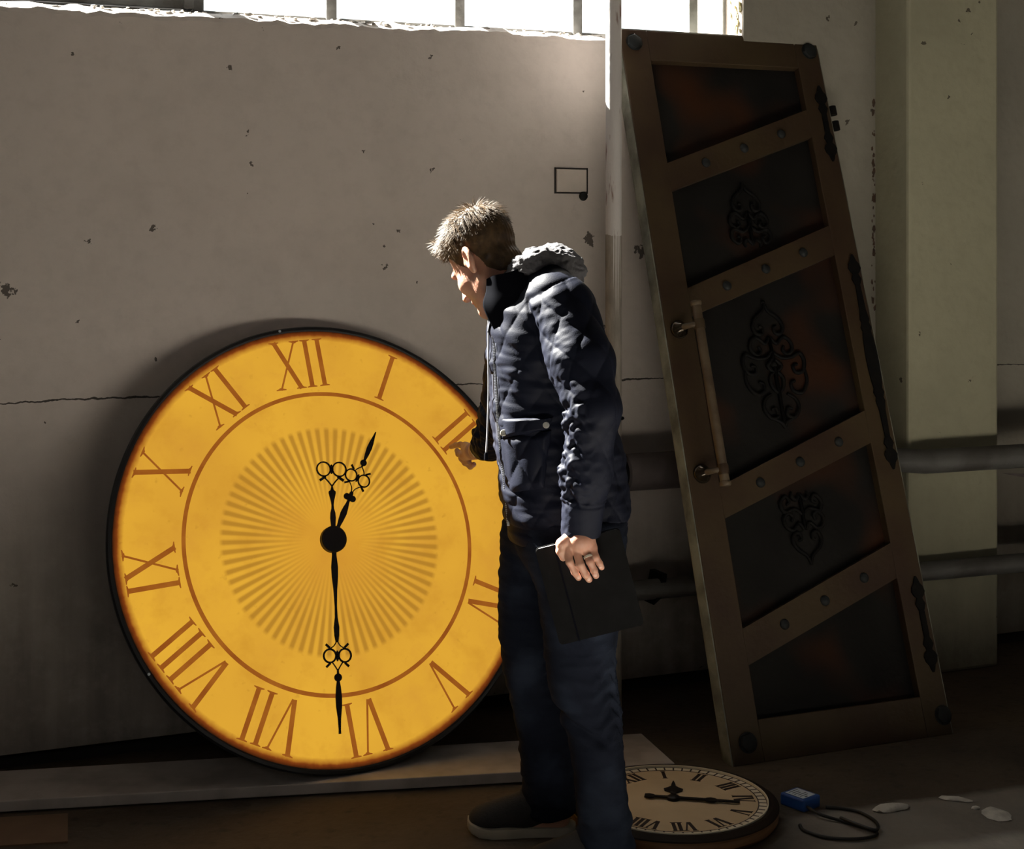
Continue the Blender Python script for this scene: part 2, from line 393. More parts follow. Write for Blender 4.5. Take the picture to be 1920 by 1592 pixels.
# upper masonry left and right of the window band, and the lintel
b = MB().box((WS1, SILL-.08, -THICK), (S1, CEIL, .0012)).box((S0, SILL-.08, -THICK), (WS0, CEIL, .0012)).box((WS0, WTOP, -THICK), (WS1, CEIL, 0))
o = b.build('wall_upper', 'wall', wb)
b = MB()                                                   # flaking ochre paint on the window reveal
for i in range(150):
    y0 = SILL+random.random()*1.4; z0 = -REC+.012+random.random()*(REC-.02); r = .006+random.random()*.014
    poly = [(z0+r*.7*cos(a+random.random()*.5)*random.uniform(.6, 1.1), y0+r*sin(a)*random.uniform(.6, 1.4)) for a in np.arange(0, 2*pi, pi/4)]
    th = random.uniform(.002, .006)
    b.add([(WS1-.001, p[1], p[0]) for p in poly]+[(WS1-.001-th, p[1], p[0]) for p in poly],
          [tuple(range(8)), tuple(range(15, 7, -1))]+[(q, (q+1) % 8, 8+(q+1) % 8, 8+q) for q in range(8)])
o = b.build('peeling_paint', 'ochre', wb); o['kind'] = 'stuff'
b = MB().box((S0, 0, -THICK), (S1, .055, -.05)); struct(b.build('baseboard_back', 'dark_plinth'), WM)
b = MB().box((WS1+.0005, .056, -.05), (S1, CEIL, .005)); b.build('right_shade_skin', 'wallright_shade', wb)  # added thin skin that paints the dimmer light right of the window
b = MB()                                                   # rusty crumbling line where the pier meets the wall
for i in range(46):
    z0 = 1.30+.78*random.random(); x0 = 3.372+random.gauss(0, .004); r = random.choice((.003, .004, .006, .010))
    poly = [(x0+r*.7*cos(a)*random.uniform(.5, 1.2), z0+r*1.5*sin(a)*random.uniform(.5, 1.3)) for a in np.arange(0, 2*pi, pi/4)]
    b.prism(poly, .004, .0065)
o = b.build('rust_flakes', 'rustbits', wb); o['kind'] = 'stuff'
# pier
b = MB().bbox((3.381, 0, -.02), (3.782, CEIL, .2), .012)
struct(b.build('wall_pier', 'pier'), WM)
# other walls and ceiling of the hall
b = MB().box((S0-.3, 0, -THICK), (S0, CEIL, 10.2)); struct(b.build('wall_left', 'room'), WM)
b = MB().box((S1, 0, -THICK), (S1+.3, CEIL, 10.2)); struct(b.build('wall_right', 'room'), WM)
b = MB().box((S0-.3, 0, 10.2), (S1+.3, CEIL, 10.5)); struct(b.build('wall_front', 'room'), WM)
b = MB().box((S0-.3, CEIL, -THICK), (S1+.3, CEIL+.2, 10.5)); struct(b.build('ceiling', 'room'), WM)

# window band: frame members, panes, dark opening sash at the left
win = D.objects.new('window_1', None); COL.objects.link(win); win.matrix_world = WM; win.matrix_basis = WM; win['kind'] = 'structure'
ZF0, ZF1 = -REC-.045, -REC
def wpart(name, lo, hi, mt='winframe', bev=.004): return MB().bbox(lo, hi, bev).build(name, mt, win)
wpart('bottom_rail', (.90, SILL+.012, ZF0), (WS1, SILL+.040, ZF1))
wpart('top_rail', (WS0, WTOP-.05, ZF0), (WS1, WTOP, ZF1))
edges = [.914, 1.346, 1.791, 2.227, 2.684]
for e in edges: wpart('mullion', (e-.018, SILL+.012, ZF0-.01), (e+.018, WTOP, ZF1+.008))
wpart('side_post', (WS1-.012, SILL+.012, ZF0), (WS1, WTOP, ZF1))
for a, c in zip(edges, edges[1:]+[WS1]):
    MB().box((a+.010, SILL+.036, -REC-.026), (c-.010, WTOP-.045, -REC-.022)).build('pane', 'glass', win)
# left sash (ajar metal casement with a deep bottom rail)
sx0, sx1 = WS0, .90
sh = MB().bbox((sx0, SILL+.014, ZF0-.01), (sx1, SILL+.034, ZF1+.02), .003)
sh.bbox((sx0, SILL+.040, ZF0), (sx1, SILL+.085, ZF1+.004), .004)
sh.bbox((sx1-.032, SILL+.04, ZF0-.005), (sx1, WTOP-.05, ZF1+.012), .004).bbox((sx0, SILL+.04, ZF0), (sx0+.05, WTOP-.05, ZF1), .004)
sh.build('sash_frame', 'sash', win)
MB().box((sx0+.04, SILL+.075, -REC-.026), (sx1-.04, WTOP-.045, -REC-.022)).build('pane', 'glass', win)
b = MB()                                                   # crumbs of mortar along the sill
for i in range(420):
    x = random.uniform(-.1, 2.3); r = random.uniform(.002, .009); 
    b.ball((x, SILL+.012+random.random()*.012, -.035-random.random()*.07), r, seg=5, sq=(random.uniform(.7, 2), .7, 1))
o = b.build('sill_rubble', 'sill', wb); o['kind'] = 'stuff'

# vertical pipe in front of the wall
e = empty('wall_pipe', WM @ Matrix.Translation((2.205, 0, .21)), 'white chipped paint vertical pipe running down the wall from the window', 'pipe')
b = MB().tube([(0, .9, 0), (0, 1.6, .001), (.001, 2.4, 0), (0, CEIL, 0)], .026, 20); b.build('pipe_body', 'pipe', e, True)
for yy in (2.6, .98):
    b = MB().tube([(cos(a)*.031, yy, sin(a)*.031) for a in np.linspace(0, 2*pi, 21)], .005, 6, False).box((-.006, yy-.008, -.21), (.006, yy+.008, -.028))
    b.build('pipe_clip', 'iron', e, True, angle=.6)
b = MB().lathe([(.0268, 0), (.0268, 1.575), (.0262, 1.58)], 24, Matrix(((1,0,0,0),(0,0,1,0),(0,1,0,0),(0,0,0,1)))); b.build('bare_lower_pipe', 'barepipe', e, True, angle=.6)

# cover plate painted over, with a small knob
e = empty('junction_cover', WM @ Matrix.Translation((2.149, 1.763, 0)), 'small painted over rectangular cover plate on the wall beside the pipe', 'cover plate')
MB().bbox((-.056, -.038, -.002), (.056, .038, .007), .003).build('plate', 'plate', e)
b = MB()
for lo, hi in (((-.062, -.044, -.002), (.062, -.039, .003)), ((-.062, .039, -.002), (.062, .0435, .003)), ((-.062, -.044, -.002), (-.0575, .044, .003)), ((.0575, -.044, -.002), (.062, .044, .003))):
    b.box(lo, hi)
b.build('gap_outline', 'dark_plinth', e)
MB().lathe([(.014, 0), (.016, .004), (.013, .012), (.004, .015)], 18, Matrix.Translation((.044, -.052, 0))).build('knob', 'bolt', e, True)

# heating pipes along the wall foot
e = empty('heating_pipe', WM @ Matrix.Translation((2.2, .786, .13)), 'thick grey heating pipe running along wall and pier, flanged left end', 'pipe')
b = MB().tube([(.06, 0, 0), (1.10, -.004, .04), (1.2, -.006, .135), (2.2, -.008, .16), (4.6, -.01, .16)], .043, 20); b.build('pipe_body', 'heatpipe', e, True)
b = MB().lathe([(.052, .08), (.062, .085), (.064, .5), (.062, .94), (.05, .95)], 24, Matrix(((0,0,1,0),(1,0,0,0),(0,1,0,0),(0,0,0,1)))); b.build('insulation', 'wrap', e, True, angle=.7)
RX = Matrix(((0,0,1,0),(1,0,0,0),(0,1,0,0),(0,0,0,1)))
MB().lathe([(.024, -.03), (.03, -.028), (.03, -.004), (.070, -.004), (.072, .0), (.072, .022), (.070, .026), (.05, .03), (.05, .09)], 28, RX).build('flange', 'iron', e, True, angle=.6)
for k in range(6):
    a = k*pi/3; MB().lathe([(.010, -.018), (.010, .04)], 6, RX @ Matrix.Translation((.056*cos(a), .056*sin(a), 0))).build('flange_bolt', 'bolt', e)
b = MB()                                                   # torn flap of wrapping that hangs off
fl = [(1.50, -.058, .19), (1.62, -.064, .205), (1.70, -.060, .21), (1.74, -.02, .212), (1.755, .03, .205), (1.775, -.02, .215), (1.79, -.055, .21), (1.80, -.072, .205), (1.70, -.082, .20), (1.58, -.074, .195)]
b.add([Vector(p) for p in fl]+[Vector(p)+Vector((0, 0, -.006)) for p in fl], [tuple(range(10)), tuple(range(19, 9, -1))]+[(i, 10+i, 10+(i+1) % 10, (i+1) % 10) for i in range(10)])
b.build('torn_flap', 'wrap', e)
e = empty('return_pipe', WM @ Matrix.Translation((2.2, .392, .12)), 'thinner lower heating pipe near the floor, behind the leaning door', 'pipe')
MB().tube([(-.9, .0, 0), (1.10, -.004, .03), (1.2, -.004, .13), (2.2, -.004, .16), (4.6, -.008, .16)], .034, 20).build('pipe_body', 'heatpipe', e, True)
for x, z in ((.20, 0), (-.5, 0), (1.9, .155)):
    MB().prism([(x-.02, -.05), (x+.02, -.02), (x+.03, .05), (x+.012, .05), (x+.0, -.01)], -.05+z, .040+z).build('bracket', 'iron', e)

# ================================================================== BACKLIT CLOCK
yaw, tau = .4736, .3427
CU = Vector((cos(yaw), sin(yaw), 0)); CN = Vector((-sin(yaw), cos(yaw), 0)); CV = Z*cos(tau)+CN*sin(tau)
CC = Vector((-.5368, 4.5446, .665))
CF = frame(CC, CU, CV)
clock = empty('backlit_clock', CF @ Matrix.Translation((0, -CLK_R, 0)), 'huge round glowing amber clock leaning against wall beside man', 'clock')
def cpart(bm, name, mt, z=0, rot=0, **kw):
    o = bm.build(name, mt, clock, **kw)
    o.matrix_basis = Matrix.Translation((0, CLK_R, z)) @ Matrix.Rotation(rot, 4, 'Z'); return o
NUMROT = R_(3.9)
b = MB().lathe([(.0, 0.0), (CLK_R*.3, 0), (CLK_R*.975, 0)], 128); b.f = [f for f in b.f if len(f) <= 4]
cpart(b, 'face', 'face', 0)
b = MB().lathe([(.0001, -.060), (CLK_R-.034, -.060), (CLK_R-.030, -.055), (CLK_R, -.012), (CLK_R, -.004), (CLK_R*.994, .002), (CLK_R*.982, .003), (CLK_R*.975, .0005), (CLK_R*.974, -.006), (.0001, -.006)], 160)
cpart(b, 'case', 'clockblack', 0, smooth=True, angle=.5)
for r, a in ((CLK_R*.995, R_(98)), (CLK_R*.995, R_(209))):
    b = MB().lathe([(.0042, 0), (.0042, .003), (.002, .004)], 10, Matrix.Translation((r*cos(a)*.993, r*sin(a)*.993, .0005)))
    cpart(b, 'case_screw', 'sticker')
b = MB().lathe([(CLK_R*.664, .0004), (CLK_R*.664, .0009), (CLK_R*.682, .0009), (CLK_R*.682, .0004)], 160, close=True)
cpart(b, 'chapter_ring', 'facebrown')

def stroke(b, p, q, w, z0, z1):
    p = Vector((*p, 0)); q = Vector((*q, 0)); t = (q-p).normalized(); s = Vector((-t.y, t.x, 0))*w/2
    b.prism([((p-s).x, (p-s).y), ((q-s).x, (q-s).y), ((q+s).x, (q+s).y), ((p+s).x, (p+s).y)], z0, z1)
def serif(b, c, w, th, up, z0, z1):                        # a bracketed serif; up = +1 when the stem rises above it
    x, y = c; h = th*1.5*up
    b.prism([(x-w/2, y), (x+w/2, y), (x+w/2, y+th*.5*up), (x+w*.22, y+th*up), (x+w*.14, y+h), (x-w*.14, y+h), (x-w*.22, y+th*up), (x-w/2, y+th*.5*up)][::up], z0, z1)
def numeral(txt, h, wd, z0=.0004, z1=.0009, thick=.094, thin=.038, ser=.21):
    """roman numeral centred on x, from y=0 (inner) to y=h (outer)"""
    b = MB(); adv = {'I': .27, 'V': .62, 'X': .62}
    tot = sum(adv[c] for c in txt); x = -tot*h*wd/2
    T, t, sw, st = thick*h, thin*h, ser*h, .035*h
    for c in txt:
        a = adv[c]*h*wd; cx = x+a/2
        if c == 'I':
            stroke(b, (cx, 0), (cx, h), T, z0, z1); serif(b, (cx, 0), sw, st, 1, z0, z1); serif(b, (cx, h), sw, st, -1, z0, z1)
        elif c == 'V':
            l, r = x+a*.16, x+a*.84
            stroke(b, (l, h), (cx-T*.1, 0), T, z0, z1); stroke(b, (r, h), (cx+T*.25, 0), t, z0, z1)
            serif(b, (l, h), sw, st, -1, z0, z1); serif(b, (r, h), sw*.9, st, -1, z0, z1)
        else:
            l, r = x+a*.15, x+a*.85
            stroke(b, (l, h), (r, 0), T, z0, z1); stroke(b, (r, h), (l, 0), t, z0, z1)
            for q in ((l, h, -1), (r, h, -1), (l, 0, 1), (r, 0, 1)): serif(b, q[:2], sw, st, q[2], z0, z1)
        x += a
    return b
ROM = ['XII', 'I', 'II', 'III', 'IV', 'V', 'VI', 'VII', 'VIII', 'IX', 'X', 'XI']
for i, tx in enumerate(ROM):
    if tx == 'III': continue                             # hidden behind the man; the photo shows none of it
    hh = CLK_R*.228
    b = numeral(tx, hh, 1.0)
    a = -2*pi*i/12+NUMROT
    o = b.build('numeral', 'facebrown', clock)
    o.matrix_basis = Matrix.Translation((0, CLK_R, 0)) @ Matrix.Rotation(a, 4, 'Z') @ Matrix.Translation((0, CLK_R*.706, 0))
PX = .001575                                               # metres per photo pixel on the dial
def outline(b, prof, z0, z1):
    pl = [(w/2*PX, t*PX) for t, w in prof]; pr = [(-w/2*PX, t*PX) for t, w in prof]
    for i in range(len(prof)-1):
        b.prism([pr[i], pl[i], pl[i+1], pr[i+1]], z0, z1)
def ringm(b, x, t, ro, ri, z0, z1):
    b.lathe([(ro*PX, z0), (ro*PX, z1), (ri*PX, z1), (ri*PX, z0)], 28, Matrix.Translation((x*PX, t*PX, 0)), close=True)
def wire(b, pts, w, z):
    b.tube([(x*PX, t*PX, z) for x, t in [tuple(q)[:2] for q in catmull([(x, t, 0) for x, t in pts], 5)]], w*PX/2, 6)
zA, zB = .010, .014
b = MB()
outline(b, [(20, 9), (30, 8.5), (52, 13), (70, 12), (95, 7), (125, 4), (145, 5), (163, 10.5), (178, 9), (190, 5)], zA, zB)
for sx in (-1, 1):
    ringm(b, sx*14.6, 214, 13.5, 10.3, zA, zB); wire(b, [(sx*1.5, 189), (sx*6, 196), (sx*16, 202.5)], 2.2, .012)
    wire(b, [(sx*10, 226), (sx*5, 233), (sx*.6, 240)], 2.6, .012)
    for t, q in ((200, -1), (227, 1)): stroke(b, (sx*14*PX, t*PX), (sx*22*PX, (t+q*7)*PX), 4*PX, zA, zB)
outline(b, [(205, 2), (209, 5), (214, 7), (219, 5), (224, 2)], zA, zB)
outline(b, [(238, 3), (246, 4)], zA, zB); b.lathe([(7.3*PX, zA), (7.3*PX, zB)], 20, Matrix.Translation((0, 253*PX, 0)))
outline(b, [(258, 5), (270, 9), (288, 12), (305, 11), (325, 6), (345, 4), (352, 4.5)], zA, zB)
outline(b, [(-22, 9), (22, 9)], zA, zB); outline(b, [(-20, 9), (-28, 9), (-40, 11), (-50, 9.5), (-58, 5), (-65, 4), (-72, 6), (-80, 10), (-88, 14), (-91, 13.5), (-94, 6), (-100, 3), (-104, 3)], zA, zB)
for sx in (-1, 1):
    ringm(b, sx*15.8, -134, 15, 12.2, zA, zB); wire(b, [(0, -101), (sx*7, -110), (sx*17, -120)], 3, .012)
    stroke(b, (sx*12*PX, -120*PX), (sx*24*PX, -112*PX), 5*PX, zA, zB)
outline(b, [(-125, 2), (-130, 6), (-134, 8), (-138, 6), (-143, 2)], zA, zB)
cpart(b, 'minute_hand', 'hand', 0, pi+R_(5.2)*-1+R_(0))
zA, zB = .006, .0095
b = MB()
outline(b, [(20, 8), (30, 7), (40, 10), (55, 12.5), (66, 10), (76, 6), (84, 5)], zA, zB)
for sx in (-1, 1):
    b.lathe([(6.2*PX, zA), (6.2*PX, zB)], 18, Matrix.Translation((sx*6.5*PX, 88*PX, 0)))
    ringm(b, sx*14, 130, 13, 10.3, zA, zB); wire(b, [(sx*1, 99), (sx*4, 108), (sx*13, 117.5)], 2.2, .008)
    wire(b, [(sx*10, 141), (sx*7, 147), (sx*.6, 154)], 2.4, .008)
    for t, q in ((117, -1), (143, 1)): stroke(b, (sx*13*PX, t*PX), (sx*21*PX, (t+q*6.5)*PX), 3.6*PX, zA, zB)
outline(b, [(82, 9), (96, 8), (101, 5)], zA, zB); outline(b, [(122, 2), (130, 7), (138, 2)], zA, zB)
outline(b, [(153, 3), (160, 4)], zA, zB); b.lathe([(6.6*PX, zA), (6.6*PX, zB)], 20, Matrix.Translation((0, 163*PX, 0)))
outline(b, [(168, 4), (180, 8), (196, 10.5), (208, 8.5), (222, 4), (231, 2)], zA, zB)
cpart(b, 'hour_hand', 'hand', 0, -R_(29.5))
b = MB().lathe([(25*PX, .0), (25*PX, .018), (23*PX, .021), (.0001, .022)], 40); cpart(b, 'hub', 'hand', 0, smooth=True, angle=.6)

# ================================================================== LEANING DOOR
DT = .323; DL, DW, DTH = 2.416, .805, .050
DV = N*sin(DT)+Z*cos(DT)
DM = frame((.654, 4.503, 0), U, DV)
door = empty('leaning_door', DM, 'tall dark bronze panelled prop door leaning against wall', 'door')
def dpart(b, name, mt, parent=None, **kw): return b.build(name, mt, parent or door, **kw)
dpart(MB().box((.006, .004, -DTH-.018), (DW-.006, DL-.004, -DTH)), 'back_board', 'doorside')
dpart(MB().box((.0, .0, -DTH), (.004, DL, -.004)).box((DW-.004, 0, -DTH), (DW, DL, -.004)).box((0.004, DL-.004, -DTH), (DW-.004, DL, -.004)), 'edge_trim', 'doorside')
XL, XR = .110, .705
dpart(MB().bbox((.004, 0, -.046), (XL, DL-.004, 0), .003), 'stile', 'bronze')
dpart(MB().bbox((XR, 0, -.046), (DW-.004, DL-.004, 0), .003), 'stile', 'bronze')
dpart(MB().bbox((XL, 2.298, -.046), (XR, DL-.004, 0), .003), 'top_rail', 'bronze')
dpart(MB().bbox((XL, 0, -.046), (XR, .124, 0), .003), 'bottom_rail', 'bronze')
bars = [(1.822, 1.921, 2.032, 2.136), (1.387, 1.482, 1.594, 1.701), (.728, .829, .938, 1.047), (.282, .391, .495, .607)]
riv = MB().lathe([(.0165, -.001), (.0165, .003), (.013, .008), (.006, .011), (.0001, .0115)], 16)
rm = None
for lb, lt, rb_, rt in bars:
    o = dpart(MB().prism([(XL, lb), (XR, rb_), (XR, rt), (XL, lt)], -.040, -.002), 'cross_bar', 'bronze')
    for k in (.25, .52, .79):
        p = (XL+(XR-XL)*k, ((lb+lt)/2)*(1-k)+((rb_+rt)/2)*k, -.002)
        if rm is None: rm = riv.build('rivet', 'bolt', o, True, angle=.7); r_ = rm
        else: r_ = dup(rm, o)
        r_.matrix_basis = Matrix.Translation(p)
lim = [(.124, .124)]+[(t, rt) for lb, t, rb_, rt in bars[::-1]]
tops = [(lb, rb_) for lb, t, rb_, rt in bars[::-1]]+[(2.298, 2.298)]
for (l0, r0), (l1, r1) in zip(lim, tops):
    dpart(MB().prism([(XL-.002, l0-.002), (XR+.002, r0-.002), (XR+.002, r1+.002), (XL-.002, l1+.002)], -.049, -.030), 'panel', 'panel')
bo = MB().lathe([(.029, -.001), (.029, .006), (.026, .010), (.020, .012), (.0001, .013)], 6)
bo.lathe([(.031, -.001), (.031, .003)], 20)
bmh = None
for p in ((.056, 2.364), (.763, 2.367), (.063, .062), (.777, .060)):
    if bmh is None: bmh = bo.build('corner_bolt', 'bolt', door, True, angle=.6); q = bmh
    else: q = dup(bmh, door)
    q.matrix_basis = Matrix.Translation((*p, 0)) @ Matrix.Rotation(random.random(), 4, 'Z')
# scroll ornaments
def scroll(b, P, sx, cx, cy, s=1, f=1, w=.0062):
    pts = catmull([(sx*x*s+cx, y*s*f+cy, 0) for x, y in P], 5); k = len(pts)
    b.tube([(p.x, p.y, -.026) for p in pts], [w*(.75+.45*sin(pi*i/(k-1))) for i in range(k)], 6)
HALF = [[(0, .215), (.010, .185), (.044, .158), (.058, .128), (.046, .104), (.026, .106), (.022, .124), (.034, .130)],
        [(.004, .094), (.022, .070), (.050, .092), (.074, .080), (.080, .052), (.060, .034), (.042, .046), (.050, .062)],
        [(.0, .044), (.030, .022), (.070, .022), (.104, .036), (.118, .008), (.106, -.026), (.078, -.030), (.072, -.008), (.090, -.002)],
        [(.112, -.012), (.116, -.060), (.090, -.098), (.058, -.092), (.052, -.066), (.070, -.058)],
        [(0, -.020), (.024, -.044), (.020, -.078), (0, -.100)],
        [(.030, -.100), (.058, -.118), (.066, -.150), (.044, -.180), (.018, -.172), (.024, -.148), (.040, -.152)],
        [(.0, -.215), (.010, -.196), (.044, -.180)], [(0, .094), (.0, -.215)], [(.0, .02), (.026, -.006), (0, -.030)]]
b = MB()
for P in HALF:
    for sx in (-1, 1): scroll(b, P, sx, .402, 1.222)
b.ball((.402, 1.222, -.028), .012); b.ball((.402, 1.437, -.028), .008); dpart(b, 'scroll_ornament', 'iron', smooth=True)
SM = [HALF[0], HALF[1], [(.0, .044), (.03, .020), (.070, .030), (.084, -.002), (.060, -.026), (.046, -.006), (.060, .004)], [(0, .09), (0, -.03)], [(.0, -.032), (.018, -.012), (.034, -.024), (.030, -.040)]]
b = MB()
for P in SM:
    for sx in (-1, 1): scroll(b, P, sx, .402, 1.668, .92)
dpart(b, 'scroll_ornament', 'iron', smooth=True)
b = MB()
for P in SM:
    for sx in (-1, 1): scroll(b, P, sx, .410, .762, .92, -1)
dpart(b, 'scroll_ornament', 'iron', smooth=True)
# strap hinges on the right stile
def strap(cx, y0, y1):
    L = y1-y0; b = MB()
    tip = [(0, .002), (.010, .007), (.022, .011), (.034, .021), (.050, .025), (.062, .019), (.070, .010), (.078, .013), (.088, .019), (.098, .015), (.110, .009)]
    pr = [(t, w) for t, w in tip if t < L*.48]
    if L > .5:
        pr += [(.14, .010), (.20, .012), (.232, .018), (.245, .014), (.262, .021), (.275, .016), (.30, .020), (.34, .023), (L*.5, .024)]
    else: pr += [(L*.40, .010), (L*.5, .010)]
    full = pr+[(L-t, w) for t, w in reversed(pr[:-1])]
    for (t0, w0), (t1, w1) in zip(full, full[1:]):
        b.prism([(cx-w0, y0+t0), (cx+w0, y0+t0), (cx+w1, y0+t1), (cx-w1, y0+t1)], -.001, .006)
    return b
for a, c in ((1.940, 2.230), (.845, 1.594), (.192, .495)):
    h = dpart(strap(.772, a, c), 'strap_hinge', 'iron')
    if a > 1.9:
        for y in (2.080, 2.138): MB().lathe([(.014, y-.016), (.014, y+.016)], 14, Matrix.Translation((.815, 0, -.006)) @ Matrix(((1,0,0,0),(0,0,1,0),(0,-1,0,0),(0,0,0,1))) @ Matrix.Diagonal((1, 1, 1, 1)) if False else Matrix(((1,0,0,.818),(0,0,1,0),(0,1,0,-.006),(0,0,0,1)))).build('hinge_knuckle', 'iron', h, True, angle=.6)
# long pull handle
hd = dpart(MB().tube([(.094, .822, .062), (.094, .834, .062), (.094, 1.405, .062), (.094, 1.418, .062)], [.010, .0155, .0155, .010], 18), 'pull_handle', 'brass', smooth=True, angle=.7)
for y in (.872, 1.342):
    b = MB().tube([(.052, y, .0), (.056, y, .035), (.07, y, .056), (.094, y, .062)], [.011, .010, .009, .012], 12)
    b.build('handle_arm', 'brass', hd, True)
    MB().lathe([(.031, 0), (.031, .004), (.026, .012), (.018, .018), (.010, .030), (.0001, .032)], 24, Matrix.Translation((.052, y, 0))).build('rosette', 'glassknob', hd, True)
    MB().lathe([(.0175, y-.016), (.0185, y-.010), (.0185, y+.010), (.0175, y+.016)], 18, Matrix(((1,0,0,.094),(0,0,1,0),(0,1,0,.062),(0,0,0,1)))).build('collar_band', 'bronze', hd, True, angle=.6)
for y in (1.411, .828): MB().lathe([(.0165, y-.008), (.019, y-.004), (.019, y+.004), (.0165, y+.008)], 18, Matrix(((1,0,0,.094),(0,0,1,0),(0,1,0,.062),(0,0,0,1)))).build('end_cap', 'brass', hd, True, angle=.6)

# ================================================================== THINGS ON THE FLOOR
# white plank under the big clock
A0, A1 = Vector((-1.392, 4.135, 0)), Vector((.023, 4.364, 0)); dirv = (A1-A0).normalized(); nv = Vector((-dirv.y, dirv.x, 0))
F0 = A0-dirv*.9; F1 = Vector((.475, 4.437, 0)); B1 = Vector((.401, 4.707, 0)); B0 = F0+nv*.232
b = MB().prism([(p.x, p.y) for p in (F0, F1, B1, B0)], .004, .035)
bm = bmesh.new()
vs = [bm.verts.new(v) for v in b.v]; [bm.faces.new([vs[i] for i in f]) for f in b.f]
bmesh.ops.bevel(bm, geom=bm.edges[:], offset=.003, segments=2, profile=.5, affect='EDGES')
tag(MB().bm(bm).build('white_plank', 'board'), 'long flat white painted plank lying on floor under glowing clock', 'plank')
# corrugated sheet of cardboard in the corner
b = MB().prism([(-1.205, 4.128), (-1.149, 3.934), (-1.75, 3.83), (-1.80, 4.03)], .0, .0045)
tag(b.build('cardboard_sheet', 'card'), 'brown flat cardboard piece on floor at lower left before plank', 'cardboard')

# wooden wall clock lying on the floor
KC = Vector((.437, 4.118, 0)); KR = .253
kc = empty('wooden_clock', Matrix.Translation(KC), 'cream dial clock in round brown wood case lying flat on floor', 'clock')
MB().lathe([(.0001, .0), (.262, .0), (.276, .004), (.281, .012), (.281, .030), (.276, .036)], 96).build('case', 'brownwood', kc, True, angle=.5)
MB().lathe([(.277, .034), (.283, .037), (.283, .041), (.275, .046), (.268, .050), (.259, .050), (.255, .046), (.255, .040)], 96, close=True).build('bezel', 'darkwood', kc, True, angle=.5)
MB().lathe([(.2551, .044), (.2551, .052), (.2515, .052), (.2515, .044)], 96, close=True).build('bezel_lip', 'trackwhite', kc, True, angle=.5)
b = MB().lathe([(.0001, .041), (.252, .041), (.252, .045), (.0001, .045)], 96); b.build('dial', 'cream', kc)
b = MB()
for r0, r1 in ((.2495, .2515), (.2270, .2295)): b.lathe([(r0, .045), (r0, .0456), (r1, .0456), (r1, .045)], 96, close=True)
for i in range(60):
    a = 2*pi*i/60; m = Matrix.Rotation(a, 4, 'Z'); w = .0022
    b.box((.229, -w, .045), (.250, w, .0458), m)
b.build('minute_track', 'ink', kc)
b = MB().lathe([(.2290, .045), (.2290, .0453), (.2500, .0453), (.2500, .045)], 96, close=True); b.build('track_band', 'trackwhite', kc)
for i, tx in enumerate(ROM):
    o = numeral(tx, .056, 1.0, .045, .0457, thick=.17, thin=.08, ser=.28).build('numeral', 'ink', kc)
    ang = R_(2)+(4-i)*pi/6-pi/2
    o.matrix_basis = Matrix.Rotation(ang, 4, 'Z') @ Matrix.Translation((0, .163, 0))
def flat(b, prof, z0, z1):
    for (t0, w0), (t1, w1) in zip(prof, prof[1:]): b.prism([(t0, -w0), (t1, -w1), (t1, w1), (t0, w0)], z0, z1)
b = MB(); flat(b, [(-.078, .011), (-.066, .014), (-.056, .011), (-.050, .0055), (0, .007), (.085, .0062), (.090, .011), (.100, .0145), (.112, .011), (.117, .0055), (.178, .005)], .049, .0530)
o = b.build('minute_hand', 'hand', kc); o.matrix_basis = Matrix.Rotation(R_(-11), 4, 'Z')
b = MB(); flat(b, [(t*1.28, w*1.1) for t, w in ((0, .006), (.022, .006), (.036, .008), (.046, .022), (.058, .024), (.066, .013), (.074, .006), (.086, .005), (.106, .001))], .0462, .0488)
o = b.build('hour_hand', 'hand', kc); o.matrix_basis = Matrix.Rotation(R_(84), 4, 'Z')
MB().lathe([(.017, .045), (.017, .0535), (.013, .056), (.0001, .0565)], 24).build('hub', 'hand', kc, True, angle=.6)

# blue power adapter and its cable
ad = empty('power_adapter', Matrix.Translation((.795, 4.195, 0)) @ Matrix.Rotation(R_(40), 4, 'Z'), 'small blue plastic power adapter with white sticker and black cable on floor', 'adapter')
MB().bbox((-.036, -.042, 0), (.036, .042, .034), .005).build('body', 'blue', ad)
MB().box((-.026, -.031, .034), (.026, .031, .0346)).build('sticker', 'sticker', ad)
b = MB()
for k in range(5): b.box((-.020+.003*(k % 2), .022-.010*k, .0346), (.018-.006*(k % 3), .025-.010*k, .0349))
b.box((-.012, -.029, .0346), (-.002, -.024, .0349)).build('sticker_print', 'print', ad)
P = [at(1505, 1532, 4.1), (.83, 4.10, .012), (.885, 4.065, .006), (.925, 4.03, .006), (.955, 3.995, .006), (.945, 3.965, .006), (.89, 3.945, .006), (.82, 3.955, .006), (.77, 4.0, .006), (.765, 4.04, .006)]
P[0] = (.805, 4.145, .015)
b = MB().tube([tuple(p) for p in catmull(P, 8)], .0045, 8)
P2 = [(.86, 4.17, .006), (.90, 4.16, .006), (.945, 4.13, .006), (.972, 4.06, .006), (.955, 3.99, .012), (.918, 4.02, .013), (.88, 4.075, .012)]
b.tube([tuple(p) for p in catmull(P2, 8)], .0045, 8)
b.build('cable', 'cable', ad, True, world=True)
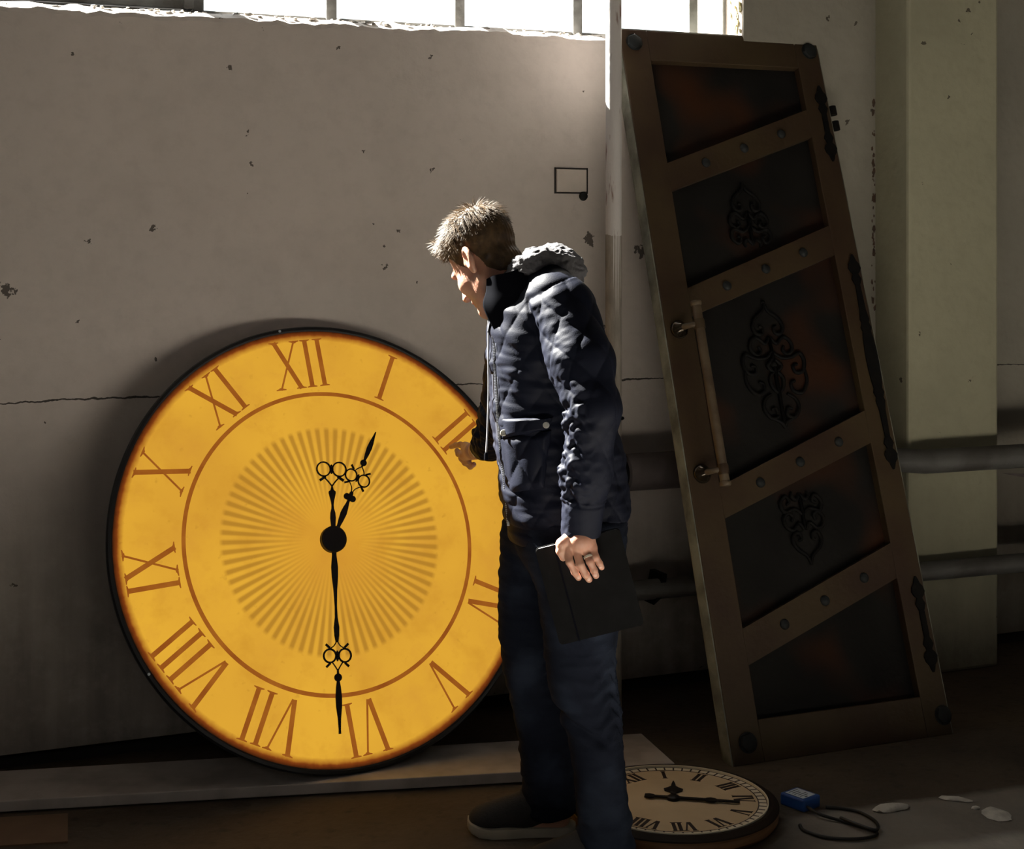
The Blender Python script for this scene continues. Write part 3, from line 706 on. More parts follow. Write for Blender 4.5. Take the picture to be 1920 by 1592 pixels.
# plaster crumbs
def crumb(name, c, sx, sy, h, rot, lab):
    bm = bmesh.new(); bmesh.ops.create_icosphere(bm, subdivisions=2, radius=1)
    for v in bm.verts:
        nz = noise.noise(v.co*1.7+Vector(c)*9)*.35
        v.co = Vector((v.co.x*sx*(1+nz), v.co.y*sy*(1+nz), max(v.co.z, -.3)*h*(1+nz)+.3*h))
    o = MB().bm(bm).build(name, 'chip', None, True, angle=.7); o.matrix_basis = Matrix.Translation(c) @ Matrix.Rotation(rot, 4, 'Z')
    return tag(o, lab, 'plaster', 'plaster bits on the floor')
crumb('plaster_shard', (1.040, 4.166, 0), .058, .022, .012, R_(20), 'long white plaster shard on floor right of blue adapter')
crumb('plaster_shard', (1.235, 4.240, 0), .045, .016, .006, R_(-20), 'thin pale plaster smear-like flake beyond the round one')
crumb('plaster_shard', (1.272, 4.172, 0), .012, .010, .006, 0, 'tiny white plaster crumb between two larger flakes')
crumb('plaster_shard', (1.315, 4.125, 0), .036, .050, .007, R_(15), 'round greyish plaster flake nearest right picture edge')

# ================================================================== THE MAN
# signed-distance modelling: every body part or garment is one continuous surface
def V3(p): return np.asarray(p, np.float32)
def rc(a, b, ra, rb):
    a = V3(a); b = V3(b); ab = b-a; L2 = float(ab @ ab)+1e-9
    def f(P):
        t = np.clip(((P-a) @ ab)/L2, 0, 1); q = P-a-t[:, None]*ab
        return np.sqrt((q*q).sum(1))-(ra+(rb-ra)*t)
    return f
def chain(pts, rs, k=.02):
    fs = [rc(pts[i], pts[i+1], rs[i], rs[i+1]) for i in range(len(pts)-1)]
    return lambda P: sm([f(P) for f in fs], k)
def ell(c, r, Rm=None):
    c = V3(c); r = V3(r); Rm = np.eye(3, dtype=np.float32) if Rm is None else np.asarray(Rm, np.float32)
    def f(P):
        q = (P-c) @ Rm.T; k0 = np.sqrt(((q/r)**2).sum(1)); k1 = np.sqrt(((q/(r*r))**2).sum(1))+1e-9
        return k0*(k0-1)/k1
    return f
def sm(ds, k):
    d = ds[0]
    for e in ds[1:]:
        h = np.clip(.5+.5*(e-d)/k, 0, 1); d = e*(1-h)+d*h-k*h*(1-h)
    return d
def smax(a, b, k): return -sm([-a, -b], k)
def loft(rows, p=2.4):
    """rows: (z, cx, cy, rx, ry), z ascending"""
    A = np.array(sorted(rows), np.float32); z = A[:, 0]
    def f(P):
        cx, cy, rx, ry = (np.interp(P[:, 2], z, A[:, i]) for i in (1, 2, 3, 4))
        q = (np.abs((P[:, 0]-cx)/rx)**p+np.abs((P[:, 1]-cy)/ry)**p)**(1/p)
        d = (q-1)*np.minimum(rx, ry)
        cap = np.maximum(z[0]-P[:, 2], P[:, 2]-z[-1])
        return smax(d, cap, .02)
    return f
def surface(f, lo, hi, h):
    lo = V3(lo); n = (np.ceil((V3(hi)-lo)/h/8).astype(int))*8; nb = n//8
    g = np.stack(np.meshgrid(*[np.arange(k) for k in nb], indexing='ij'), -1).reshape(-1, 3)
    d = f((lo+(g*8+3.5)*h).astype(np.float32))
    vol = np.repeat(np.repeat(np.repeat(d.reshape(nb).astype(np.float32), 8, 0), 8, 1), 8, 2)
    act = g[np.abs(d) < 12*h+.012]
    off = np.stack(np.meshgrid(*[np.arange(8)]*3, indexing='ij'), -1).reshape(-1, 3)
    for s in range(0, len(act), 600):
        ix = (act[s:s+600, None, :]*8+off[None]).reshape(-1, 3)
        vol[ix[:, 0], ix[:, 1], ix[:, 2]] = f((lo+ix*h).astype(np.float32))
    sg = vol < 0
    cn = [(i, j, k) for i in (0, 1) for j in (0, 1) for k in (0, 1)]
    cut = lambda A, c: A[c[0]:A.shape[0]-1+c[0], c[1]:A.shape[1]-1+c[1], c[2]:A.shape[2]-1+c[2]]
    cnt = sum(cut(sg, c).astype(np.int8) for c in cn)
    cells = np.argwhere((cnt > 0) & (cnt < 8)); idx = -np.ones(cnt.shape, np.int32); idx[tuple(cells.T)] = np.arange(len(cells))
    val = np.stack([vol[cells[:, 0]+c[0], cells[:, 1]+c[1], cells[:, 2]+c[2]] for c in cn], 1)
    acc = np.zeros((len(cells), 3)); w = np.zeros(len(cells))
    for a in range(8):
        for b in range(a+1, 8):
            ca, cb = np.array(cn[a]), np.array(cn[b])
            if np.abs(ca-cb).sum() != 1: continue
            x = (val[:, a] < 0) != (val[:, b] < 0); t = val[:, a]/(val[:, a]-val[:, b]+1e-12)
            acc[x] += ca+(cb-ca)*t[x, None]; w[x] += 1
    verts = lo+(cells+acc/w[:, None])*h
    F = []
    for ax in range(3):
        e = np.zeros(3, int); e[ax] = 1; o1, o2 = [(1, 2), (2, 0), (0, 1)][ax]
        A = sg[:-1, :-1, :-1]; Bs = sg[e[0]:sg.shape[0]-1+e[0], e[1]:sg.shape[1]-1+e[1], e[2]:sg.shape[2]-1+e[2]]
        ed = np.argwhere(A != Bs); ed = ed[(ed[:, o1] > 0) & (ed[:, o2] > 0)]
        u1 = np.zeros(3, int); u1[o1] = 1; u2 = np.zeros(3, int); u2[o2] = 1
        q = np.stack([idx[tuple((ed-a).T)] for a in (u1*0, u1, u1+u2, u2)], 1)
        fl = A[tuple(ed.T)]; q[~fl] = q[~fl][:, ::-1]; F.append(q)
    F = np.concatenate(F); F = F[(F >= 0).all(1)]
    return verts, F
def vnormals(v, F):
    n = np.zeros_like(v); c = np.cross(v[F[:, 2]]-v[F[:, 0]], v[F[:, 3]]-v[F[:, 1]])
    for i in range(4): np.add.at(n, F[:, i], c)
    return n/(np.linalg.norm(n, axis=1)[:, None]+1e-12)
def smooth(v, F, it=2, lam=.5):
    for _ in range(it):
        s = np.zeros_like(v); c = np.zeros(len(v))
        for i in range(4):
            np.add.at(s, F[:, i], v[F[:, (i+1) % 4]]); np.add.at(s, F[:, i], v[F[:, (i-1) % 4]]); np.add.at(c, F[:, i], 2)
        v = v*(1-lam)+lam*s/c[:, None]
    return v
def mesh_obj(name, v, F, mt, parent):
    me = D.meshes.new(name); off = np.array(parent.matrix_world.translation)
    me.vertices.add(len(v)); me.vertices.foreach_set('co', (v-off).astype(np.float32).ravel())
    me.loops.add(F.size); me.loops.foreach_set('vertex_index', F.astype(np.int32).ravel())
    me.polygons.add(len(F)); me.polygons.foreach_set('loop_start', np.arange(0, F.size, 4, dtype=np.int32))
    me.update(calc_edges=True); me.validate(); me.polygons.foreach_set('use_smooth', [True]*len(me.polygons))
    me.materials.append(M[mt]); o = D.objects.new(name, me); COL.objects.link(o); o.parent = parent; return o
def fbm(P, s, o=2):                                    # cheap smooth pseudo noise, vectorised
    r = np.zeros(len(P)); a = 1.
    for k in range(o):
        Q = P*s*(1.9**k)
        r += a*np.sin(Q[:, 0]*1.7+1.3*np.sin(Q[:, 1]*1.1+k)+2*np.sin(.7*Q[:, 2]+k*2))*np.sin(Q[:, 1]*1.3+1.7*np.sin(Q[:, 2]*1.5+k*3)+.9)*np.cos(Q[:, 2]*1.4+1.1*np.sin(Q[:, 0]*1.2))
        a *= .55
    return r
def hit(px, py, f, y0=3.2, y1=5.0):
    """where the sight line through that pixel first meets the surface f"""
    y = y0
    for _ in range(300):
        d = float(f(np.array([at(px, py, y)], np.float32))[0])
        if d < 4e-4: break
        y += max(d*.6, 3e-4)
        if y > y1: return None
    return at(px, py, y)

man = empty('person', Vector((.14, 3.88, 0)), 'man in navy quilted jacket and jeans looking down, pointing at glowing clock', 'person')

# ---- head frame: turned to the clock and bowed
pa, pp = R_(41), R_(40)
hF = np.array([-cos(pp)*cos(pa), cos(pp)*sin(pa), -sin(pp)]); hU = np.array([-sin(pp)*cos(pa), sin(pp)*sin(pa), cos(pp)])
hL = np.cross(hU, hF); HR = np.stack([hF, hL, hU]).astype(np.float32)
HO = np.array(at(910, 489, 3.88))
def hw(x, y, z): return HO+hF*x+hL*y+hU*z
def inhead(f): return lambda P: f((P-HO.astype(np.float32)) @ HR.T)
_h = dict(cran=ell((-.012, 0, .042), (.097, .075, .083)), face=ell((.034, 0, -.034), (.058, .060, .088)),
    jl=rc((-.004, .047, -.062), (.062, .014, -.106), .022, .020), jr=rc((-.004, -.047, -.062), (.062, -.014, -.106), .022, .020),
    chin=ell((.074, 0, -.106), (.020, .024, .016)), brow=rc((.082, -.030, .016), (.082, .030, .016), .013, .013),
    ckl=ell((.056, .037, -.028), (.026, .021, .022)), ckr=ell((.056, -.037, -.028), (.026, .021, .022)),
    nose=rc((.090, 0, .008), (.112, 0, -.034), .0075, .0115), nl=ell((.101, .012, -.038), (.010, .008, .008)), nr=ell((.101, -.012, -.038), (.010, .008, .008)),
    lu=rc((.086, -.018, -.066), (.086, .018, -.066), .0065, .0065), lm=ell((.091, 0, -.065), (.008, .016, .006)), ld=ell((.086, 0, -.077), (.010, .020, .0075)))
_so = [ell((.098, s*.031, .000), (.014, .017, .011)) for s in (1, -1)]
def earf(s):
    o = ell((-.016, s*.080, -.004), (.019, .011, .033), Matrix.Rotation(s*.35, 3, 'Z') @ Matrix.Rotation(.15, 3, 'Y'))
    i = ell((-.010, s*.089, -.002), (.0115, .010, .022), Matrix.Rotation(s*.35, 3, 'Z') @ Matrix.Rotation(.15, 3, 'Y'))
    lobe = ell((-.009, s*.076, -.035), (.009, .006, .011)); tr = ell((.002, s*.074, -.008), (.007, .006, .010))
    return lambda Q: sm([smax(o(Q), -i(Q), .004), lobe(Q), tr(Q)], .006)
_ears = [earf(1), earf(-1)]
def head_local(Q):
    d = sm([_h['cran'](Q), _h['face'](Q), _h['jl'](Q), _h['jr'](Q)], .022)
    d = sm([d, _h['chin'](Q), _h['ckl'](Q), _h['ckr'](Q)], .022); d = sm([d, _h['brow'](Q)], .012)
    for s in _so: d = smax(d, -s(Q), .010)
    d = sm([d, _h['nose'](Q), _h['nl'](Q), _h['nr'](Q)], .008); d = sm([d, _h['lu'](Q), _h['lm'](Q), _h['ld'](Q)], .005)
    return sm([d]+[e(Q) for e in _ears], .005)
head = inhead(head_local)
NB = at(985, 566, 3.90)
neck = chain([hw(-.030, 0, -.045), (hw(-.036, 0, -.09)+np.array(NB))/2, NB, at(1000, 640, 3.9)], [.060, .060, .066, .085])

# ---- arms: joints
SHn, ELn, WRn = at(1050, 572, 3.715), at(1107, 768, 3.60), at(1087, 1000, 3.635)
SHf, ELf, WRf = at(972, 600, 4.07), at(944, 775, 4.17), at(894, 845, 4.40)
# ---- hands (finger joints as pixel + distance)
def fing(pts, r0, r1):
    P = [at(*p) for p in pts]; k = len(P)
    return chain(P, [r0+(r1-r0)*i/(k-1) for i in range(k)], .004)
YH = 3.600
handn = [chain([WRn, at(1088, 1014, YH+.012)], [.030, .030], .02)]
kn = [(1064, 1031), (1081, 1033), (1098, 1031), (1112, 1027)]
palm = [rc(at(1074+i*9.5, 1008, YH+.016), at(*k_, YH+.007), .0165, .0108) for i, k_ in enumerate(kn)]
fng = [fing([(*kn[0], YH+.004), (1068, 1054, YH-.008), (1078, 1073, YH-.004), (1084.5, 1083, YH+.006)], .0098, .0076),
       fing([(*kn[1], YH+.004), (1088, 1059, YH-.010), (1098, 1077, YH-.006), (1104.5, 1086.5, YH+.004)], .0102, .0079),
       fing([(*kn[2], YH+.004), (1106, 1053, YH-.009), (1114, 1070, YH-.005), (1117.5, 1079.5, YH+.004)], .0096, .0076),
       fing([(*kn[3], YH+.006), (1117, 1044, YH-.004), (1124, 1056, YH-.002), (1128, 1064, YH+.004)], .0086, .0068),
       fing([(1068, 1008, YH+.014), (1053, 1020, YH+.006), (1051, 1033, YH+.004), (1056, 1046, YH+.006)], .0160, .0082)]
def left_hand(P): return sm([sm([handn[0](P)]+[f(P) for f in palm], .009)]+[f(P) for f in fng], .0035)
yf = 4.47
palmf = [rc(at(886, 846, yf-.05), at(872, 836+7*i, yf+.035-.012*i), .021, .0125) for i in range(4)]
fnf = [fing([(873, 837, yf+.03), (863, 834, yf+.065), (854, 835, yf+.095), (846, 838, yf+.125)], .0100, .0070),
       fing([(873, 846, yf+.03), (863, 850, yf+.058), (866, 858, yf+.045), (873, 858, yf+.02)], .0100, .0085),
       fing([(875, 854, yf+.02), (866, 860, yf+.045), (872, 868, yf+.03), (879, 866, yf+.005)], .0098, .0082),
       fing([(879, 860, yf+.005), (874, 868, yf+.025), (882, 875, yf+.015), (888, 871, yf-.01)], .0092, .0078),
       fing([(880, 852, yf-.045), (868, 855, yf-.01), (860, 851, yf+.015), (857, 845, yf+.035)], .0115, .0080)]
def right_hand(P): return sm([sm([f(P) for f in palmf], .009)]+[f(P) for f in fnf], .0035)

# ---- body: one continuous skin from head to feet (mostly under the clothes)
torso_in = loft([(z, x, 3.88, rx, ry) for z, x, rx, ry in ((.74, .165, .115, .150), (.86, .150, .105, .150), (1.0, .125, .098, .135), (1.2, .125, .108, .155), (1.32, .125, .105, .165), (1.40, .105, .075, .135), (1.46, .06, .05, .07))])
arm_in = [chain([SHn, ELn, WRn], [.055, .042, .028]), chain([SHf, ELf, WRf], [.055, .042, .026])]
HPf, KNf, ANf = at(1004, 1050, 3.97), at(1000, 1285, 3.985), at(1040, 1510, 4.005)
HPn, KNn, ANn = at(1085, 1060, 3.79), at(1098, 1295, 3.765), at(1138, 1590, 3.745)
leg_in = [chain([HPf, KNf, ANf], [.080, .052, .040]), chain([HPn, KNn, ANn], [.082, .054, .040])]
foot_in = [rc(at(1045, 1535, 4.005), at(915, 1541, 4.005), .032, .022), rc(at(1145, 1615, 3.735), at(1010, 1622, 3.735), .032, .022)]
def body(P):
    d = sm([head(P), neck(P)], .018)
    d = sm([d, torso_in(P)]+[f(P) for f in arm_in], .03)
    d = sm([d]+[f(P) for f in leg_in], .03); d = sm([d]+[f(P) for f in foot_in], .02)
    return d
pieces = [surface(body, (-.19, 3.52, .0), (.44, 4.46, 1.72), .0033)]
for hf_, c_, up_ in ((left_hand, at(1090, 1040, YH), .09), (right_hand, at(868, 850, yf+.04), .13)):
    c_ = np.array(c_); pieces.append(surface(hf_, c_-up_, c_+up_, .0016))
hd_ = lambda P: sm([head(P), neck(P)], .018)
voff = 0; Vs = []; Fs = []
for v, F in pieces:
    v = smooth(v, F, 1, .4); Vs.append(v); Fs.append(F+voff); voff += len(v)
mesh_obj('body', np.concatenate(Vs), np.concatenate(Fs), 'skin', man)
# eyes, brows, nails
for s in (1, -1): MB().ball(hw(.0715, s*.031, -.001), .0120).build('eye', 'eye', man, True, world=True)
for s in (1, -1):
    MB().tube([hw(.091, s*.012, .017), hw(.090, s*.024, .020), hw(.083, s*.038, .019), hw(.075, s*.046, .013)], [.002, .0034, .003, .0012], 6).build('eyebrow', 'hair', man, True, world=True)
for (px, py), q in zip(((1084.5, 1081.5), (1103.5, 1084.5), (1116, 1077.5), (1125.2, 1062.5)), (.0052, .0056, .0052, .0044)):
    p = hit(px, py, left_hand)
    if p: MB().ball(p+Vector((0, .0008, 0)), 1, Matrix.Identity(4), 10, (q*.95, .0016, q*1.25)).build('fingernail', 'nail', man, True, world=True)
rp = (fng[2], at(1097.5, 1043, YH-.003)); rd = (at(1106, 1053, YH-.009)-at(1098, 1031, YH+.004)).normalized()
rq = rd.to_track_quat('Z', 'Y').to_matrix().to_4x4(); rq.translation = at(1103, 1044, YH-.0035)
MB().lathe([(.0100, -.0028), (.0114, -.0024), (.0114, .0024), (.0100, .0028)], 24, rq, close=True).build('finger_ring', 'gold', man, True, world=True, angle=.6)

# ---- hair: cap following the skull plus single strands
HLX = [-.12, -.085, -.054, -.038, -.024, .002, .012, .028, .044, .062, .080, .105]
HLZ = [-.098, -.094, -.078, -.052, .020, .026, -.016, .006, .038, .062, .076, .082]
tuft = chain([(.072, 0, .094), (.089, .0, .115), (.097, .0, .130)], [.014, .011, .011], .01)
def hair_f(P, grow=0.):
    Q = (P-HO.astype(np.float32)) @ HR.T
    top = np.clip((Q[:, 2]-.045)/.06, 0, 1)
    d = sm([sm([_h['cran'](Q), _h['face'](Q)], .022), neck(P)+.001], .018)-(.0035+.011*top+.006*np.clip((Q[:, 0]-.04)/.05, 0, 1)*top)-grow+.0016*np.sin(Q[:, 0]*210+6*np.sin(Q[:, 1]*60))*np.sin(Q[:, 1]*260)
    line = np.interp(Q[:, 0], HLX, HLZ)
    lim = line-Q[:, 2]
    return sm([smax(d, lim, .006), tuft(Q)], .014)
v, F = surface(hair_f, HO-.16, HO+.16, .0022)
nrm = vnormals(v, F)
b = MB(); b.v = [tuple(p) for p in v]; b.f = [tuple(int(i) for i in f) for f in F]
Q = (v-HO) @ HR.T.astype(float)
out = np.argwhere((Q[:, 2] > np.interp(Q[:, 0], HLX, HLZ)+.004) & (head(v.astype(np.float32)) > .0022))[:, 0]
rng = np.random.default_rng(3)
whorl = np.array([-.062, .01, .11])
for i in rng.choice(out, 5200):
    q = Q[i]; nl = nrm[i] @ HR.T.astype(float)
    t = q-whorl; t = t-nl*(t @ nl); t /= np.linalg.norm(t)+1e-6
    top = min(max((q[2]-.03)/.07, 0), 1)
    L = (.006+.024*top)*rng.uniform(.6, 1.25); lift = .30+.35*top*rng.random()+(.9 if rng.random() < .05 else 0)
    wd = np.linalg.norm(q-whorl); lift += max(0, .045-wd)*7; d1 = t*.9+nl*lift+rng.normal(0, .18, 3); d1 /= np.linalg.norm(d1)
    d2 = d1+t*.35+np.array([0, 0, -.12])+rng.normal(0, .12, 3); d2 /= np.linalg.norm(d2)
    p0 = q-nl*.002; p1 = p0+d1*L*.5; p2 = p1+d2*L*.5
    b.tube([hw(*p0), hw(*p1), hw(*p2)], [.00055, .00045, .00012], 3, False)
tu = np.argwhere((tuft(Q.astype(np.float32)) < .004) & (Q[:, 2] > .104))[:, 0]
for i in rng.choice(tu, 1100):                           # light curled tuft over the brow
    q = Q[i]; nl = nrm[i] @ HR.T.astype(float); cw = np.cross(nl, [0, 1, 0.]); k = rng.uniform(.5, 1.2)
    d1 = nl*.8+rng.normal(0, .45, 3); d2 = nl*.2-cw*.7+rng.normal(0, .5, 3); d3 = -nl*.4-cw*.5+rng.normal(0, .5, 3)
    p0 = q-nl*.002; p1 = p0+d1*.006*k; p2 = p1+d2*.006*k; p3 = p2+d3*.005*k
    b.tube([hw(*x) for x in catmull([p0, p1, p2, p3], 2)], [.0006]*3+[.0005]*2+[.0004, .0002], 3, False)
b.build('hair', 'hair', man, True, world=True)

# ---- jacket
def zrow(y, Y=3.87): return H-(y-HOR)/FPX*Y
YT = 3.88
def row(y, xf, xb, ry, cy=YT):
    a = at(xf, y, YT); c = at(xb, y, YT); return (a.z, (a.x+c.x)/2, cy, (c.x-a.x)/2, ry)
TR = [row(1012, 952, 1170, .172), row(990, 950, 1177, .178), row(950, 943, 1180, .182), row(900, 938, 1174, .184), row(850, 932, 1166, .184), row(800, 924, 1156, .184),
      row(740, 920, 1144, .188), row(680, 918, 1138, .196), row(620, 917, 1126, .200), row(580, 921, 1112, .190), row(545, 938, 1090, .160), row(520, 962, 1068, .105), row(505, 985, 1050, .060)]
torso = loft(TR, 2.3)
yoke = chain([SHn+Vector((-.012, .02, .022)), at(1020, 535, 3.80), at(1012, 520, 3.88), at(1010, 535, 3.97), SHf+Vector((.02, -.02, .02))], [.066, .062, .060, .062, .064], .03)
sl_n = chain([SHn+Vector((.006, .012, -.012)), SHn*.45+ELn*.55+Vector((.010, 0, 0)), ELn+Vector((.006, 0, 0)), ELn*.5+WRn*.5+Vector((.004, 0, 0)), at(1089, 998, 3.637)], [.082, .073, .060, .055, .048], .03)
sl_f = chain([SHf, ELf, at(920, 829, 4.295), at(907, 838, 4.355)], [.078, .060, .047, .039], .03)
cuffn_cut = [at(1090, 1052, 3.635), (WRn-ELn).normalized()]
def halfspace(p, n):
    p = V3(p); n = V3(n); return lambda P: (P-p) @ n
cut_n = halfspace(at(1088, 1006, 3.637), (at(1090, 1040, 3.64)-at(1098, 960, 3.635)).normalized()+Vector((0.10, 0, 0)))
cut_f = halfspace(at(901, 841, 4.372), (at(894, 845, 4.40)-at(920, 829, 4.295)).normalized())
hole_n = rc(at(1090, 975, 3.637), at(1086, 1030, 3.637), .036, .037); hole_f = rc(at(910, 836, 4.34), at(890, 847, 4.42), .029, .031)
neckhole = chain([at(1000, 640, 3.885), at(978, 560, 3.885), at(946, 500, 3.885)], [.045, .068, .076])
def jacket_f(P):
    d = sm([torso(P), yoke(P)], .035)
    a = smax(smax(sl_n(P), cut_n(P), .003), -hole_n(P), .003); c = smax(smax(sl_f(P), cut_f(P), .003), -hole_f(P), .003)
    d = sm([d, a], .012); d = sm([d, c], .025)
    return smax(d, -neckhole(P), .006)
v, F = surface(jacket_f, (-.16, 3.50, .78), (.42, 4.46, 1.50), .0034)
v = smooth(v, F, 2, .5); n_ = vnormals(v, F)
P32 = v.astype(np.float32)
ds = [np.minimum(torso(P32), yoke(P32)), sl_n(P32), sl_f(P32)]; who = np.argmin(ds, 0)
def quilt(a, b_, w, h):
    u_ = a/w+b_/h; w_ = a/w-b_/h
    return (np.abs(np.sin(pi*u_))*np.abs(np.sin(pi*w_)))**.42
tx = np.interp(v[:, 2], [r[0] for r in sorted(TR)], [r[1] for r in sorted(TR)])
th = np.arctan2(-(v[:, 1]-YT), -(v[:, 0]-tx)); at_ = th*.165
def arm_uv(A, B, C):
    A, B, C = (np.array(x) for x in (A, B, C))
    def seg(a, b, s0):
        ab = b-a; L = np.linalg.norm(ab); t = np.clip((v-a) @ ab/L**2, 0, 1); q = v-a-t[:, None]*ab
        e1 = np.cross(ab/L, [0, 1, 0.]); e1 /= np.linalg.norm(e1); e2 = np.cross(ab/L, e1)
        return np.linalg.norm(q, axis=1), s0+t*L, np.arctan2(q @ e2, q @ e1)
    L1 = np.linalg.norm(B-A); d1, s1, t1 = seg(A, B, 0); d2, s2, t2 = seg(B, C, L1); k = d1 < d2
    return np.where(k, s1, s2), np.where(k, t1, t2)
sn, tn = arm_uv(SHn, ELn, WRn); sf_, tf_ = arm_uv(SHf, ELf, at(901, 841, 4.372))
disp = np.zeros(len(v))
mt_ = who == 0
qz = np.clip((1.415-v[:, 2])/.03, 0, 1)*np.clip((v[:, 2]-.845)/.02, 0, 1)
disp[mt_] = (.0052*quilt(at_, v[:, 2], .041*2, .060*2)*qz)[mt_]
hemb = np.exp(-((v[:, 2]-.845)/.005)**2)+np.exp(-((v[:, 2]-.835)/.004)**2)
disp[mt_] += (-.004*hemb+.0045*qz*fbm(v, 17)+.004*fbm(v*np.array([.6, .6, 1.9]), 20)*np.clip((1.36-v[:, 2])/.1, 0, 1))[mt_]
for k_, s_, t_, L_ in ((1, sn, tn, 0.57), (2, sf_, tf_, .52)):
    m_ = who == k_
    up = np.clip((.285-s_)/.04, 0, 1); fo = 1-up
    cuff = np.clip((s_-(L_-.075))/.01, 0, 1)
    wr = fbm(np.stack([s_*1.0, t_*.050, v[:, 1]*.2], 1), 60, 2)*np.clip(.38-n_[:, 0]*1.2, .18, 1)       # cross wrinkles along the forearm
    g = .0055*quilt(t_*.072, s_, .080, .115)*(1-cuff)*(1-.5*fo)+(.0022*up+.0085*fo)*(1-.75*cuff)*wr-.0085*np.exp(-((s_-.262-.010*np.sin(t_))/.014)**2)*np.clip(.5-n_[:, 0]*1.5, 0, 1)-.003*(np.exp(-((s_-(L_-.078))/.004)**2)+np.exp(-((s_-(L_-.068))/.003)**2))
    disp[m_] = g[m_]
arms = np.abs(ds[0]-ds[1]); disp -= .006*np.exp(-(arms/.006)**2)*np.clip((1.47-v[:, 2])/.03, 0, 1)
v2 = smooth(v+n_*disp[:, None], F, 1, .35)
mesh_obj('jacket', v2, F, 'jacket', man)
jf = lambda P: jacket_f(P)-.008
# collar stand (dark lining shows) and grey hood
ca = [(905, 545), (903, 570)]
def shell(c, rx, ry, t, z0, z1, tiltx):
    c = V3(c)
    def f(P):
        q = P-c; x = q[:, 0]+tiltx*q[:, 2]; fl = 1+.25*q[:, 2]/.1
        r = np.sqrt((x/rx/fl)**2+(q[:, 1]/ry/fl)**2)
        d = np.abs((r-1)*min(rx, ry))-t
        top = q[:, 2]-(z1+.10*np.clip(x, -.1, .1)+.004*np.sin(np.arctan2(q[:, 1], x)*5)); bot = z0-q[:, 2]
        return smax(smax(d, top, .004), bot, .004)
    return f
CCOL = at(968, 558, 3.89)
col_f = shell(CCOL, .083, .088, .0062, -.075, .052, .16)
opening = rc(at(880, 490, 3.93), at(905, 620, 3.95), .030, .022)
col2 = lambda P: smax(col_f(P), -opening(P), .004)
v, F = surface(col2, np.array(CCOL)-.17, np.array(CCOL)+.17, .0026)
n_ = vnormals(v, F); v = v+n_*(.0022*fbm(v, 55))[:, None]
mesh_obj('collar', v, F, 'collar', man)
rowsC = [[(928, 622, 3.768), (946, 616, 3.742), (968, 598, 3.728), (992, 568, 3.722)],
         [(906, 576, 3.774), (930, 576, 3.748), (960, 560, 3.732), (990, 538, 3.730)],
         [(911, 546, 3.776), (930, 544, 3.752), (958, 530, 3.740), (983, 515, 3.742)],
         [(912, 523, 3.776), (928, 516, 3.756), (952, 511, 3.746), (975, 503, 3.750)]]
colsC = [catmull([at(*p) for p in r], 6) for r in rowsC]
gridC = [catmull([r[i] for r in colsC], 6) for i in range(len(colsC[0]))]
nu_, nv_ = len(gridC), len(gridC[0]); tv = []; bv = []
for i in range(nu_):
    for j in range(nv_):
        p = gridC[i][j]; t = (Vector((0, 0, H))-p).normalized(); tv.append(p+t*.003); bv.append(p-t*.004)
K_ = nu_*nv_; fc = []
for i in range(nu_-1):
    for j in range(nv_-1):
        q = (i*nv_+j, (i+1)*nv_+j, (i+1)*nv_+j+1, i*nv_+j+1); fc.append(q); fc.append(tuple(K_+x for x in q[::-1]))
rimC = [j for j in range(nv_)]+[i*nv_+nv_-1 for i in range(1, nu_)]+[(nu_-1)*nv_+j for j in range(nv_-2, -1, -1)]+[i*nv_ for i in range(nu_-2, 0, -1)]
for a, c in zip(rimC, rimC[1:]+rimC[:1]): fc.append((a, c, K_+c, K_+a))
cf_ = MB().add(tv+bv, fc).build('collar_flap', 'collar', man, True, world=True, angle=1.0)
edge = [gridC[0][j]+Vector((-.001, -.003, 0)) for j in range(6, nv_)]+[gridC[i][nv_-1]+Vector((0, -.003, .001)) for i in range(1, nu_)]
MB().tube(edge, .0022, 6).build('collar_piping', 'piping', cf_, True, world=True)
arc = [at(950, 517, 3.795), at(972, 502, 3.775), at(1003, 492, 3.765), at(1040, 496, 3.79), at(1066, 508, 3.87), at(1040, 494, 3.97), at(1000, 490, 4.0), at(958, 512, 3.98)]
hood_a = chain(arc, [.010, .021, .031, .035, .036, .035, .030, .012], .025)
hood_b = chain([at(1000, 478, 3.86), at(1035, 482, 3.87), at(1064, 504, 3.885), at(1076, 524, 3.89)], [.020, .028, .030, .018], .03)
hood_c = ell(at(1040, 500, 3.885), (.060, .105, .034), Matrix.Rotation(.45, 3, 'Y'))
def hood_f(P):
    d = sm([hood_a(P), hood_b(P), hood_c(P)], .022)
    return smax(d, -(neckhole(P)-.002), .008)
v, F = surface(hood_f, np.array(at(1015, 500, 3.88))-.24, np.array(at(1015, 500, 3.88))+.24, .0028)
v = smooth(v, F, 2, .5); n_ = vnormals(v, F)
v = v+n_*(.006*fbm(v*np.array([1, .6, 1.6]), 32, 3)+.0016*fbm(v, 120, 1))[:, None]
mesh_obj('hood', v, F, 'hood', man)

